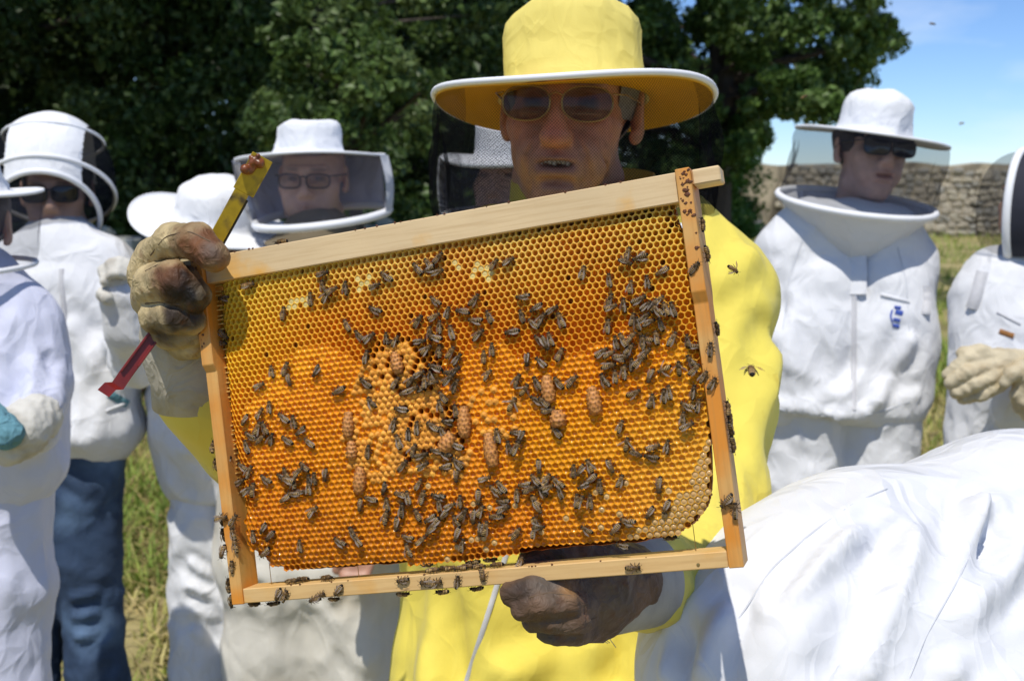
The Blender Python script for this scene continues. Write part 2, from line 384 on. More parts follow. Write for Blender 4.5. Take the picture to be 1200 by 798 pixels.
M['netpale'] = net_mat('slate_fine_net', (.09, .092, .135), .20)
M['netdark'] = net_mat('dense_black_net', (.014, .015, .02), .62)
M['seam'] = mat('seam_thread', (.58, .60, .64), .9, .1, 40)
M['clear'] = net_mat('tinted_lens', (.03, .02, .018), .66, gloss=.06)
M['clear2'] = net_mat('clear_lens', (.03, .03, .03), .3, gloss=.06)

# ============================================================ THE HIVE FRAME
u_c = np.array([.946, .134, -.301]); v_c = np.array([-.125, .989, .047]); t_c = np.array([-.054, -.048, .909])
u_c /= np.linalg.norm(u_c); v_c -= u_c*(u_c@v_c); v_c /= np.linalg.norm(v_c)
CAM3 = np.stack([np.array((1, 0, 0)), np.array(CU), np.array(CF)], 1)         # camera right, up, forward -> world
FU, FV = CAM3@u_c, CAM3@v_c; FN = np.cross(FU, FV); FO = np.array((0, 0, EYE))+CAM3@t_c
if FN@np.array(CF) > 0: FN = -FN
FM = np.stack([FU, FV, FN], 1)
frame = thing('framed_honeycomb', FO, 'wooden beehive frame full of orange honeycomb, held up in two leather gloves', 'hive frame')
frame.rotation_euler = Matrix(FM.tolist()).to_euler()
def px2f(px, py, z=0.0):
    """photo pixel -> frame coordinates on the plane z above the front face"""
    d = CAM3@np.array([(px-600)/F, -(py-399)/F, 1.0]); o = np.array((0, 0, EYE))-(FO+FN*z)
    t = -(o@FN)/(d@FN); q = o+d*t
    return np.array([q@FU, q@FV, z])
def fpart(name, VF, m, parent=frame, smooth=False, **kw):
    o = link(name, mesh_np(name, VF[0], VF[1], m, smooth, kw.pop('col', None), **kw), parent); return o

def wood_mat(name, base_c, dark, stain=None, sm=(.5, .6), grain=(3, 60, 60)):
    m = mat(name, base_c, .55, .12, 9, .25, 220, .0004, stretch=None, var2=stain, v2scale=14, v2lo=sm[0], v2hi=sm[1])
    n, l = m.node_tree.nodes, m.node_tree.links; b = n['Principled BSDF']
    src = b.inputs['Base Color'].links[0].from_socket
    t = n.new('ShaderNodeTexCoord'); mpn = n.new('ShaderNodeMapping'); mpn.inputs['Scale'].default_value = grain
    nz_ = n.new('ShaderNodeTexNoise'); nz_.inputs['Scale'].default_value = 4; nz_.inputs['Detail'].default_value = 5; nz_.inputs['Distortion'].default_value = .4
    r = n.new('ShaderNodeMapRange'); r.inputs['From Min'].default_value = .45; r.inputs['From Max'].default_value = .75; r.inputs['To Max'].default_value = .55
    mx_ = n.new('ShaderNodeMixRGB'); mx_.inputs['Color2'].default_value = (*dark, 1)
    l.new(t.outputs['Object'], mpn.inputs['Vector']); l.new(mpn.outputs['Vector'], nz_.inputs['Vector']); l.new(nz_.outputs['Fac'], r.inputs['Value'])
    l.new(r.outputs['Result'], mx_.inputs['Fac']); l.new(src, mx_.inputs['Color1']); l.new(mx_.outputs['Color'], b.inputs['Base Color'])
    return m
M['pine'] = wood_mat('pale_pine', (.70, .52, .29), (.50, .33, .15), (.72, .36, .04), (.57, .68), (4, 90, 60))
M['pinebottom'] = wood_mat('honey_pine', (.68, .44, .18), (.48, .27, .09), (.66, .33, .06), (.56, .70), (4, 90, 60))
M['pineside'] = wood_mat('stained_pine', (.66, .37, .11), (.44, .21, .05), (.66, .24, .02), (.40, .58), (90, 4, 60))
M['propolis'] = mat('propolis', (.14, .045, .012), .45, .4, 300, .5, 600, .001)
M['waxwhite'] = mat('raw_comb_wax', (.72, .46, .13), .5, .15, 60, .3, 300, .0005, sss=.2, sssr=(.004, .002, .0008))
W2, H2, TB = .2175, .150, .0112
# side bars, wider at the shoulder (spacer) than below
def side_bar(s):
    x0, x1 = (s*W2, s*(W2-TB)) if s < 0 else (s*(W2-TB), s*W2)
    prof = [(-H2, -.0045), (.048, -.0045), (.057, 0), (H2, 0), (H2, -.037), (.057, -.037), (.048, -.0325), (-H2, -.0325)]   # (v, z)
    if s < 0: prof[1] = (.050, -.0045); prof[2] = (.056, 0)
    n = len(prof); b = .0006
    V = [(x0, a, c) for a, c in prof]+[(x1, a, c) for a, c in prof]
    import bmesh
    bm = bmesh.new(); vs = [bm.verts.new(v) for v in V]
    for i in range(n): bm.faces.new((vs[i], vs[(i+1) % n], vs[n+(i+1) % n], vs[n+i]))
    bm.faces.new(vs[:n][::-1]); bm.faces.new(vs[n:]); bmesh.ops.recalc_face_normals(bm, faces=bm.faces[:])
    bmesh.ops.bevel(bm, geom=bm.edges[:], offset=b, segments=1, affect='EDGES')
    bm.verts.index_update(); r = np.array([v.co[:] for v in bm.verts]), [tuple(v.index for v in f.verts) for f in bm.faces]; bm.free(); return r
sideL = fpart('side_bar', side_bar(-1), M['pineside']); sideR = fpart('side_bar', side_bar(1), M['pineside'])
top = fpart('top_bar', join(box(-W2+.0113, W2-.0113, H2-.0245, H2-.0015, -.030, -.004, .0008), box(W2+.0002, W2+.0215, H2-.0135, H2-.0015, -.029, -.005, .0012),
                            box(-W2-.0215, -W2-.0002, H2-.0135, H2-.0015, -.029, -.005, .0012)), M['pine'])
bot = fpart('bottom_bar', box(-W2+.0113, W2-.0113, -H2+.0005, -H2+.0128, -.0305, -.0055, .0007), M['pinebottom'])
for wx, wy in ((316, 665), (512, 662), (610, 660), (815, 640), (420, 670)):
    q = px2f(wx, wy, -.018); fpart('wire', tube([(q[0], -.1385, -.018), (q[0]+.0015, .12, -.018)], .0003, 5), M['gilt'])
q = px2f(818, 660, -.0055)
fpart('nail', lathe([(0, .0006), (.0012, .0005), (.0014, 0)], (q[0], q[1]-.001, -.0055), np.eye(3), 10), M['gilt'])
# brown lumps of bee glue along the bars
def blobs(n, fn, smin=.0006, smax=.002):
    ms = []
    for i in range(n):
        p = fn(); s = random.uniform(smin, smax); a = np.linspace(0, 2*math.pi, 6, endpoint=False)
        V = [(p[0]+s*random.uniform(.6, 1.3)*math.cos(t)*1.2, p[1]+s*random.uniform(.5, 1.2)*math.sin(t), p[2]-.0002) for t in a]
        V += [(p[0]+s*.45*math.cos(t), p[1]+s*.45*math.sin(t), p[2]+s*.45) for t in a]
        ms.append((np.array(V), [(k, (k+1) % 6, 6+(k+1) % 6, 6+k) for k in range(6)]+[(6, 7, 8, 9, 10, 11)]))
    return join(*ms)
def on_left(): v = random.uniform(.07, .148); return (-W2+random.uniform(.001, .006), v, 0)
def on_right():
    v = .148-abs(random.gauss(0, .028)); return (W2-random.uniform(.001, .010), v, 0)
fpart('propolis', blobs(26, on_left, .0006, .0022), M['propolis'], sideL)['kind'] = 'stuff'
fpart('propolis', blobs(34, on_right, .0006, .0022), M['propolis'], sideR)['kind'] = 'stuff'
fpart('propolis', blobs(22, lambda: (random.uniform(-.18, .2), H2-.0015+.0002, -.004), .0004, .0012), M['propolis'], top)['kind'] = 'stuff'
fpart('propolis', blobs(14, lambda: (random.uniform(-.2, .2), -H2+.0128, -.0057), .0004, .0012), M['propolis'], bot)['kind'] = 'stuff'

# ------------------------------------------------------------ the comb, cell by cell
outline_px = [(252, 316), (330, 301), (430, 283), (560, 265), (690, 248), (786, 238), (792, 262), (806, 282), (815, 330), (822, 400), (829, 470), (831, 575), (827, 593), (813, 612),
              (790, 627), (742, 636), (660, 642), (590, 650), (520, 657), (470, 660), (400, 665), (350, 668), (318, 664), (300, 650), (284, 640), (283, 600), (276, 560), (266, 500), (258, 440), (252, 380)]
ZC = -.0085
OUT = np.array([px2f(x, y, ZC)[:2] for x, y in outline_px])
def inside(P, poly):
    r = np.zeros(len(P), bool); n = len(poly)
    for i in range(n):
        a, b = poly[i], poly[(i+1) % n]; c = (a[1] > P[:, 1]) != (b[1] > P[:, 1])
        r ^= c & (P[:, 0] < (b[0]-a[0])*(P[:, 1]-a[1])/((b[1]-a[1]) or 1e-12)+a[0])
    return r
def edge_d(P):
    return np.min([segdist(P, OUT[i], OUT[(i+1) % len(OUT)]) for i in range(len(OUT))], 0)
def f2px(P):
    """frame plane points -> the photo pixels they show at (used to lay wax colours out over the comb)"""
    Wd = FO+np.outer(P[:, 0], FU)+np.outer(P[:, 1], FV)+FN*ZC-np.array((0, 0, EYE)); c = Wd@CAM3
    return np.stack([600+F*c[:, 0]/c[:, 2], 399-F*c[:, 1]/c[:, 2]], 1)
def zsurf(P):
    P = np.atleast_2d(P); q = np.concatenate([P*22, np.zeros((len(P), 1))], 1)
    z = ZC+.004*(fbm(q, 3, 2)-.5); e = edge_d(P); x = f2px(P)
    drop = np.where((x[:, 1] < 300+.0*x[:, 0]), 0, 1)
    left = np.clip((330-x[:, 0])/90, 0, 1)
    k = np.clip(1-e/.018, 0, 1)**2
    return z-k*(.0035+.008*left)-.002*left
PIT = .00535
wax_pts = np.array([  # px, py, r, g, b : colour of the wax itself, from fresh yellow to old brown
    (250, 330, .74, .52, .07), (330, 315, .72, .50, .10), (450, 300, .72, .48, .12), (600, 270, .74, .50, .13), (760, 250, .76, .50, .12), (800, 300, .76, .46, .06),
    (300, 400, .70, .36, .05), (400, 380, .66, .29, .03), (530, 340, .68, .30, .035), (660, 310, .70, .36, .05), (760, 340, .68, .32, .035), (262, 420, .74, .46, .07),
    (280, 500, .62, .26, .03), (350, 480, .58, .23, .02), (390, 540, .52, .22, .012), (300, 590, .52, .20, .015), (380, 640, .43, .165, .012), (310, 640, .43, .155, .012),
    (500, 640, .46, .175, .015), (600, 620, .50, .18, .02), (480, 480, .56, .22, .04), (560, 440, .60, .26, .03), (640, 430, .58, .24, .02), (640, 520, .54, .26, .015),
    (700, 560, .52, .24, .015), (760, 520, .56, .28, .03), (800, 560, .55, .32, .10), (790, 610, .55, .30, .10), (720, 620, .52, .22, .04), (740, 420, .56, .21, .015),
    (810, 430, .62, .32, .04), (820, 500, .52, .30, .09), (560, 520, .55, .22, .03), (450, 420, .58, .24, .03)])
def wax(P):
    x = f2px(P); d2 = (x[:, None, 0]-wax_pts[None, :, 0])**2+(x[:, None, 1]-wax_pts[None, :, 1])**2
    w_ = np.exp(-d2/(2*42**2))+1e-9; return (w_@wax_pts[:, 2:])/w_.sum(1)[:, None]
def build_comb():
    us = np.arange(-.215, .215, PIT); vs = np.arange(-.15, .14, PIT*.866)
    G = np.array([(a+(PIT/2 if j % 2 else 0), b) for j, b in enumerate(vs) for a in us])
    th = .006; G = G@np.array([[math.cos(th), math.sin(th)], [-math.sin(th), math.cos(th)]])
    G = G[inside(G, OUT)]
    def warp(P): q = np.concatenate([P*9, np.zeros((len(P), 1))], 1); q2 = np.concatenate([P*70, np.ones((len(P), 1))], 1); return P+.0035*np.stack([fbm(q, 31, 2)-.5, fbm(q, 37, 2)-.5], 1)+.0011*np.stack([vnoise(q2, 41)-.5, vnoise(q2, 43)-.5], 1)
    n = len(G); X = f2px(G); e = edge_d(G)
    nb = vnoise(np.concatenate([G*55, np.zeros((n, 1))], 1), 61); nf = vnoise(np.concatenate([G*25, np.zeros((n, 1))], 1), 67); rr = rng.random(n)
    brood_c = [(470, 470, 56, 66), (440, 520, 40, 46), (510, 535, 48, 26), (470, 425, 30, 24)]
    bd = np.min([np.hypot((X[:, 0]-a)/r1, (X[:, 1]-b)/r2) for a, b, r1, r2 in brood_c], 0)
    kind = np.zeros(n, int)                                    # 0 open, 1 honey in the cell, 2 brood cap, 3 blistered honey cap
    honey = np.zeros(n); 
    for a, b, r1, r2, s in ((370, 520, 75, 95, 1.1), (660, 520, 110, 75, 1.3), (740, 560, 100, 75, 1.2), (600, 590, 110, 45, .9), (440, 620, 140, 45, .6), (560, 440, 60, 40, .6), (760, 430, 70, 60, .7), (330, 620, 60, 40, .5)):
        honey += s*np.exp(-((X[:, 0]-a)/r1)**2-((X[:, 1]-b)/r2)**2)
    kind[(honey+.5*(nf-.5)) >.36] = 1
    kind[(bd+.35*(nb-.5) < .98) & (rr < .80)] = 2
    kind[(np.hypot((X[:, 0]-582)/34, (X[:, 1]-480)/34) < 1) & (rr < .38)] = 2
    cap = np.clip(np.minimum((X[:, 0]-775)/35, 9), -2, 2)+np.clip((X[:, 1]-560)/40, -2, 2)
    kind[(X[:, 0] > 690) & (X[:, 1] > 470) & (cap+1.3*(nf-.5) > .6) & (rr < .93)] = 3
    kind[(X[:, 0] > 500) & (X[:, 1] > 560) & (kind == 1) & (rr < .06)] = 3
    pale = ((np.abs(X[:, 0]-352) < 14) & (np.abs(X[:, 1]-354) < 7)) | ((np.abs(X[:, 0]-568) < 15) & (np.abs(X[:, 1]-318) < 10)) | ((np.abs(X[:, 0]-427) < 9) & (np.abs(X[:, 1]-333) < 9)) | ((np.abs(X[:, 0]-530) < 10) & (np.abs(X[:, 1]-312) < 6))
    kind[pale & (rr < .8)] = 4
    a12 = np.arange(12)*math.pi/6+math.pi/6                     # corner, edge middle, ...  (pointy top)
    ro = np.where(np.arange(12) % 2 == 0, 1, .866)*PIT/1.732
    Rin = np.where(np.arange(12) % 2 == 0, .875, .835)*PIT/1.732
    V, Fq, Ft, colr, mi_q, mi_t = [], [], [], [], [], []
    wc = wax(G); off = 0
    up = np.clip((420-X[:, 1])/120, 0, 1)
    wc = wc*(np.array([[1.20, 1.15, .42]])*(1-up[:, None])+np.array([[1.04, 1, .85]])*up[:, None])
    O = [warp(G+np.stack([ro[k]*math.cos(a12[k]), ro[k]*math.sin(a12[k])])[None]) for k in range(12)]; O = np.stack(O, 1)      # n,12,2 shared outline
    Cc = O.mean(1); Zo = zsurf(O.reshape(-1, 2)).reshape(n, 12); Zc = Zo.mean(1)
    thick = (.105+.045*rng.random(n))*np.where(kind == 2, .45, 1)*(1+.45*up)                 # rim share
    tl = Cc[:, None]+(O-Cc[:, None])*(1-thick)[:, None, None]
    rad = np.linalg.norm(tl-Cc[:, None], axis=2, keepdims=True); mr = rad.mean(1, keepdims=True); rb = np.where(kind == 0, .75, .55)[:, None, None]
    tl = Cc[:, None]+(tl-Cc[:, None])*(1-rb+rb*mr/rad)         # rounder mouths
    depth = np.select([kind == 0, kind == 1, kind == 2, kind == 3, kind == 4], [.0024+.0030*up+.002*rng.random(n)+.006*(bd < 1.15), .0002+.0014*rng.random(n)**1.3, -.0003+0*rr, .0004+0*rr, .0003+0*rr])
    cen = np.select([kind == 0, kind == 1, kind == 2, kind == 3, kind == 4], [.0008+0*rr, .0007+.0008*rng.random(n), -.0017-.0008*rng.random(n), -.0010-.0007*rng.random(n), -.0004+0*rr])
    lip = .0003*rng.random((n, 12))
    r2 = Cc[:, None]+(tl-Cc[:, None])*np.where(kind == 0, .90, .93)[:, None, None]
    mid = Cc[:, None]+(tl-Cc[:, None])*.55
    L1 = np.concatenate([O, (Zo+.00035)[:, :, None]], 2); L2 = np.concatenate([tl, (Zo+.0002+lip)[:, :, None]], 2)
    L3 = np.concatenate([r2, (Zc-depth)[:, None, None]*np.ones((n, 12, 1))], 2)
    L4 = np.concatenate([mid, (Zc-depth-.72*cen)[:, None, None]*np.ones((n, 12, 1))+(.0006*rng.standard_normal((n, 12, 1))*(kind == 2)[:, None, None])], 2)
    L5 = np.concatenate([Cc, (Zc-depth-cen)[:, None]], 1)[:, None]
    V = np.concatenate([L1, L2, L3, L4, L5], 1)                 # n,49,3
    k = np.arange(12); k2 = (k+1) % 12
    q = np.concatenate([np.stack([a*12+k, a*12+k2, (a+1)*12+k2, (a+1)*12+k], 1) for a in range(3)])
    t = np.stack([36+k, 36+k2, 48+0*k], 1); t4 = np.concatenate([t, t[:, 2:]], 1)
    base_i = (np.arange(n)*49)[:, None, None]
    Q = (q[None]+base_i).reshape(-1, 4); T = (t[None]+base_i).reshape(-1, 3)
    # colours: rim, wall, floor
    rim = wc*(np.array([1.04, .96, .95])+up[:, None]*np.array([.08, .2, .3])); rim = np.clip(rim, 0, .85)
    jit = (1+.16*(rng.random(n)-.5))[:, None]
    dk = wc*np.array([1.20, 1.02, .6])
    wc = np.clip(wc, 0, .9); flo = np.select([(kind == k_)[:, None] for k_ in range(5)], [dk*jit, wc*np.array([1.12, 1.02, .7])*jit, np.array([.84, .37, .055])*jit*(1+.35*(nb[:, None]-.5)), np.array([.58, .36, .14])*jit, np.array([.78, .62, .24])*jit])
    rim = np.where((kind == 2)[:, None], np.array([.64, .25, .032]), rim)
    wal = np.where((kind >= 2)[:, None], flo*.92, np.clip((wc+dk)*.55, 0, .9))
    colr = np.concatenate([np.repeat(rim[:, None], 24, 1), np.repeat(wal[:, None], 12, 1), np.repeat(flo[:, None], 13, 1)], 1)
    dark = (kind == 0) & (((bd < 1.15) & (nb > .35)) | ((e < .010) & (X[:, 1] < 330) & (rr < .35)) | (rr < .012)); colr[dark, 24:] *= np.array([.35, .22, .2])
    mq = np.zeros((n, 36), int); mq[kind == 1, 24:] = 1; mq[kind == 3, 24:] = 1; mt = np.zeros((n, 12), int); mt[kind == 1] = 1; mt[kind == 3] = 1
    V = V.reshape(-1, 3); colr = colr.reshape(-1, 3)
    # rim of the comb, turned back towards the midrib, and a plain pitted back
    m = 260; per = np.concatenate([np.linspace(OUT[i], OUT[(i+1) % len(OUT)], 12, endpoint=False) for i in range(len(OUT))]); m = len(per)
    per = per+.0012*(rng.random((m, 2))-.5); cen0 = OUT.mean(0)
    rings = []
    for s_, zz in ((.999, 0), (1.006, -.003), (1.002, -.009), (.985, -.016), (1.0, -.022)):
        pz = zsurf(per) if zz > -.01 else np.full(m, ZC)
        rings.append(np.concatenate([cen0+(per-cen0)*s_, (pz+zz-.0012)[:, None]], 1))
    b0 = len(V); V = np.concatenate([V]+rings+[np.array([[*cen0, ZC-.022]])])
    kk = np.arange(m); EQ = np.concatenate([np.stack([b0+a*m+kk, b0+(a+1)*m+kk, b0+(a+1)*m+(kk+1) % m, b0+a*m+(kk+1) % m], 1) for a in range(4)])
    ET = np.stack([b0+4*m+kk, np.full(m, b0+5*m), b0+4*m+(kk+1) % m], 1)
    ec = wax(np.concatenate([per]*5+[cen0[None]]))*np.array([.75, .6, .5]); colr = np.concatenate([colr, ec])
    faces = np.concatenate([Q.ravel(), EQ.ravel(), T.ravel(), ET.ravel()]).astype(np.int32)
    me = bpy.data.meshes.new('honeycomb'); me.vertices.add(len(V)); me.vertices.foreach_set('co', V.astype(np.float32).ravel())
    nq = len(Q)+len(EQ); nt_ = len(T)+len(ET); me.loops.add(len(faces)); me.loops.foreach_set('vertex_index', faces)
    me.polygons.add(nq+nt_); me.polygons.foreach_set('loop_start', np.concatenate([np.arange(nq)*4, nq*4+np.arange(nt_)*3]).astype(np.int32)); me.update(calc_edges=True)
    me.materials.append(M['wax']); me.materials.append(M['honey'])
    me.polygons.foreach_set('material_index', np.concatenate([mq.ravel(), np.zeros(len(EQ), int), mt.ravel(), np.zeros(len(ET), int)]).astype(np.int32))
    me.polygons.foreach_set('use_smooth', np.ones(nq+nt_, bool))
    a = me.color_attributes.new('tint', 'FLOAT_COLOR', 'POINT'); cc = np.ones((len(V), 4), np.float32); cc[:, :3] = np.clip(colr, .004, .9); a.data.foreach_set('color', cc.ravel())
    o = link('honeycomb', me, frame); o['kind'] = 'stuff'; return o
M['wax'] = mat('comb_wax', attr=True, rough=.5, var=.12, vscale=90, bump=.2, bscale=500, bdist=.0003, spec=.18, sss=.35, sssr=(.004, .0018, .0005), trans=.10)
M['honey'] = mat('honey_in_cells', attr=True, rough=.12, var=.1, vscale=150, spec=.35, sss=.3, sssr=(.004, .0015, .0003), bump=.25, bscale=350, bdist=.0006)
comb = build_comb()
# ladder of wax bridges tying the comb to the left bar
ms = []
for i in range(46):
    y = 325+i*5.6+random.uniform(-1, 1); q = px2f(256+(y-325)*.085, y, -.02)
    if 470 < y < 490 or random.random() < .12: continue
    a = q[1]; ms.append(box(-W2+TB-.0004, q[0]+.004, a-.0005, a+.0004, -.026, -.014-random.uniform(0, .004)))
fpart('wax_bridges', join(*ms), M['waxwhite'], smooth=False)['kind'] = 'stuff'
# queen cells: peanut shaped, pitted all over, hanging on the comb
def queen_cell(px, py, w_, h_, lean=0.0, open_=False):
    c = px2f(px, py, ZC); L = h_/1440*.47; r = w_/1440*.43; z = zsurf(c[:2])[0]
    n, mm = 26, 22; V = []
    for i in range(mm+1):
        t = i/mm; y = L*(1-2*t); rr_ = r*math.sin(math.pi*min(max(.10+.80*t, 0), 1))**.55*(.80+.34*t)
        if i == mm: rr_ *= .15
        for k in range(n):
            a = 2*math.pi*k/n; V.append((rr_*math.cos(a), y, rr_*1.0*math.sin(a)))
    V = np.array(V); Fq = np.array([(i*n+k, (i+1)*n+k, (i+1)*n+(k+1) % n, i*n+(k+1) % n) for i in range(mm) for k in range(n)])
    N = normals(V, Fq); p = V/.0022; 
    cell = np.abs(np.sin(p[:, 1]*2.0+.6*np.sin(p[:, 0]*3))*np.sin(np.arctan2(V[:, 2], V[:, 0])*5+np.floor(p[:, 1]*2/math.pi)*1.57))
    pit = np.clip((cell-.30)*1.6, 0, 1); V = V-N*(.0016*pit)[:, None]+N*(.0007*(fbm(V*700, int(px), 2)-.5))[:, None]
    M2 = rotz(lean); V = V@M2.T+np.array([c[0], c[1], z+.002])
    qc = np.array((.66, .29, .070))*(1-pit[:, None])+np.array((.17, .045, .010))*pit[:, None]; o = fpart('queen_cell', (V, Fq), M['queen'], smooth=True, col=qc*(.85+.3*fbm(V*300, 5, 2))[:, None]); return o  # hollow shade painted into the vertex colour of the pits
M['queen'] = mat('queen_cell_wax', (.60, .29, .12), .6, attr=True, var=.25, vscale=350, bump=.5, bscale=900, bdist=.0006, sss=.15, sssr=(.003, .0015, .0008))
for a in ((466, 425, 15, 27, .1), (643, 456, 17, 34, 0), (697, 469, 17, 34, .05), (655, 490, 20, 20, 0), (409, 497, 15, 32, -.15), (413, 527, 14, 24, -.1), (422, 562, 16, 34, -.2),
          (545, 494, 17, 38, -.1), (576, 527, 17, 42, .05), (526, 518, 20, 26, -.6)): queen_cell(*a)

# ============================================================ HONEYBEES
def bee_mesh(bend=0.0, seed=0, dark=0):
    """one bee 13 mm long, facing +x, feet at z = 0"""
    S = SDF((-.0095, -.0045, -.0008), (.008, .0045, .0065), .00036)
    S.ell((.0012, 0, .0030), (.0024, .0021, .0021), k=.0003)                             # thorax
    S.ell((.0043, 0, .0026), (.0011, .0018, .0016), k=.0004)                             # head
    ca, sa = math.cos(bend), math.sin(bend)
    def ab(x): return np.array([-.0008+(-x)*ca, (-x)*sa, .0030-.07*x-8*x*x])
    for x, r in ((.0008, .0013), (.0020, .0020), (.0034, .0022), (.0048, .0019), (.0060, .0013), (.0069, .0007)): S.ell(ab(x), (r*.95, r, r*.85), k=.0012)
    V, Q = S.mesh(1)
    # colour: furry thorax, banded tail
    x = V[:, 0]; t = (-.0008-x)/ca
    col = np.zeros((len(V), 3)); col[:] = (.20, .115, .042)
    col[x > .0034] = (.065, .042, .022)
    band = (np.sin((t-.0008)/.00145*2*math.pi) > .25); tail = t > .0004
    pale = np.array((.62, .40, .15)); blk = np.array((.013, .009, .006)); am = np.array((.30, .13, .03))
    c2 = np.where(band[:, None], pale*(1-.10*(t[:, None]/.007)), blk)
    c2 = np.where((t[:, None] < .0022) & ~band[:, None], blk*.5+am*.35, c2)
    c2 = np.where(t[:, None] > .0062, blk*.7, c2)
    col = np.where(tail[:, None], c2, col)
    if dark: col *= .5
    V = V+normals(V, Q)*(np.where(tail, .00012*np.sin((t-.0008)/.00145*2*math.pi), 0))[:, None]
    ms, cs = [(V, Q)], [col]
    def add(m_, c): ms.append(m_); cs.append(np.tile(c, (len(m_[0]), 1)))
    rg = random.Random(seed)
    for s in (-1, 1):
        for (x0, dx, ly) in ((.0024, .0022, .0036), (.0010, -.0004, .0044), (-.0002, -.0030, .0046)):
            j = rg.uniform(-.0006, .0006)
            add(tube([(x0, s*.0012, .0018), (x0+dx*.45+j, s*ly*.62, .0026), (x0+dx*.8+j, s*ly*.9, .0010), (x0+dx+j, s*ly, .0001)], [.00030, .00032, .00026, .00015], 5), (.035, .022, .013))
        add(tube([(.0050, s*.0005, .0032), (.0062, s*.0013, .0040), (.0074, s*.0022+rg.uniform(-.0004, .0004), .0034)], [.00014, .00014, .00012], 4), (.03, .02, .012))
        add(lathe([(0, .0006), (.0004, .0005), (.0006, 0), (.0004, -.0005), (0, -.0006)], (.0045, s*.0013, .0029), np.eye(3), 8), (.012, .01, .01))
    H = []; hf = []
    for i in range(190):                                                                    # fur
        a, b = rg.uniform(0, 2*math.pi), rg.uniform(-.1, 1); d = np.array([math.cos(a)*math.sqrt(1-b*b), math.sin(a)*math.sqrt(1-b*b), b])
        p = np.array((.0012, 0, .0030))+d*np.array((.0023, .0020, .0020)); tdir = np.cross(d, (rg.random(), rg.random(), rg.random())); tdir /= np.linalg.norm(tdir)
        o = len(H); H += [p-tdir*.00010, p+tdir*.00010, p+d*.0008+tdir*.0002]; hf.append((o, o+1, o+2))
    add((np.array(H), hf), (.40, .25, .09))
    VF = join(*ms)
    return mesh_np('honeybee_body', VF[0], VF[1], M['bee'], True, np.concatenate(cs))
def wing_mesh(side, spread, seed):
    rg = random.Random(seed); pts = []
    L, wd = .0086, .0022; N = 9; V = []
    for i in range(N+1):
        t = i/N; c = wd*math.sin(math.pi*min(.06+.92*t, 1))**.6*(.55+.5*t)
        for e in (-.30, .20, .70): V.append((-L*t, side*e*c, .0003*math.sin(t*9+e*5)+.0002*(e*e)))
    V = np.array(V); V2 = V-np.array((0, 0, .00007)); n = len(V)
    f = [(i*3+k, i*3+k+1, i*3+k+4, i*3+k+3) for i in range(N) for k in (0, 1)]; f2 = [tuple(n+j for j in q[::-1]) for q in f]
    V = np.concatenate([V, V2])@roty(-.10).T@rotz(-side*spread).T
    V = V+np.array((.0012, side*.0011, .0050))
    return mesh_np('wing', V, f+f2, M['wing'], True)
M['bee'] = mat('bee_hair_and_chitin', attr=True, rough=.5, var=.35, vscale=900, bump=.35, bscale=1600, bdist=.0003, spec=.25)
nt = M['bee'].node_tree                                                                     # every bee a little lighter or darker
oi = nt.nodes.new('ShaderNodeObjectInfo'); rmp = nt.nodes.new('ShaderNodeMapRange'); rmp.inputs['To Min'].default_value = .38; rmp.inputs['To Max'].default_value = 1.1
sc_n = nt.nodes.new('ShaderNodeVectorMath'); sc_n.operation = 'SCALE'; bb = nt.nodes['Principled BSDF']; s0 = bb.inputs['Base Color'].links[0].from_socket
nt.links.new(oi.outputs['Random'], rmp.inputs['Value']); nt.links.new(s0, sc_n.inputs[0]); nt.links.new(rmp.outputs['Result'], sc_n.inputs['Scale']); nt.links.new(sc_n.outputs['Vector'], bb.inputs['Base Color'])
def wing_mat():
    m = bpy.data.materials.new('bee_wing'); m.use_nodes = True; n, l = m.node_tree.nodes, m.node_tree.links
    b = n['Principled BSDF']; b.inputs['Base Color'].default_value = (.46, .38, .31, 1); b.inputs['Roughness'].default_value = .20; b.inputs['Specular IOR Level'].default_value = .8
    tr = n.new('ShaderNodeBsdfTransparent'); tr.inputs['Color'].default_value = (.8, .72, .6, 1); ms = n.new('ShaderNodeMixShader'); ms.inputs['Fac'].default_value = .20
    nzt = n.new('ShaderNodeTexNoise'); nzt.inputs['Scale'].default_value = 900; bp = n.new('ShaderNodeBump'); bp.inputs['Strength'].default_value = .4; bp.inputs['Distance'].default_value = .0004
    l.new(nzt.outputs['Fac'], bp.inputs['Height']); l.new(bp.outputs['Normal'], b.inputs['Normal'])
    oi_ = n.new('ShaderNodeObjectInfo'); rm_ = n.new('ShaderNodeMapRange'); rm_.inputs['To Min'].default_value = .10; rm_.inputs['To Max'].default_value = .52; l.new(oi_.outputs['Random'], rm_.inputs['Value']); l.new(rm_.outputs['Result'], ms.inputs['Fac'])
    l.new(tr.outputs['BSDF'], ms.inputs[1]); l.new(b.outputs['BSDF'], ms.inputs[2]); l.new(ms.outputs['Shader'], n['Material Output'].inputs['Surface']); return m
M['wing'] = wing_mat()
BODY = [bee_mesh(b, i) for i, b in enumerate((0, .18, -.2, .35))]; BODYD = bee_mesh(.08, 9, 1)
WINGS = [[wing_mesh(s, sp, i) for s in (-1, 1)] for i, sp in enumerate((.03, .12, .26, .90))]
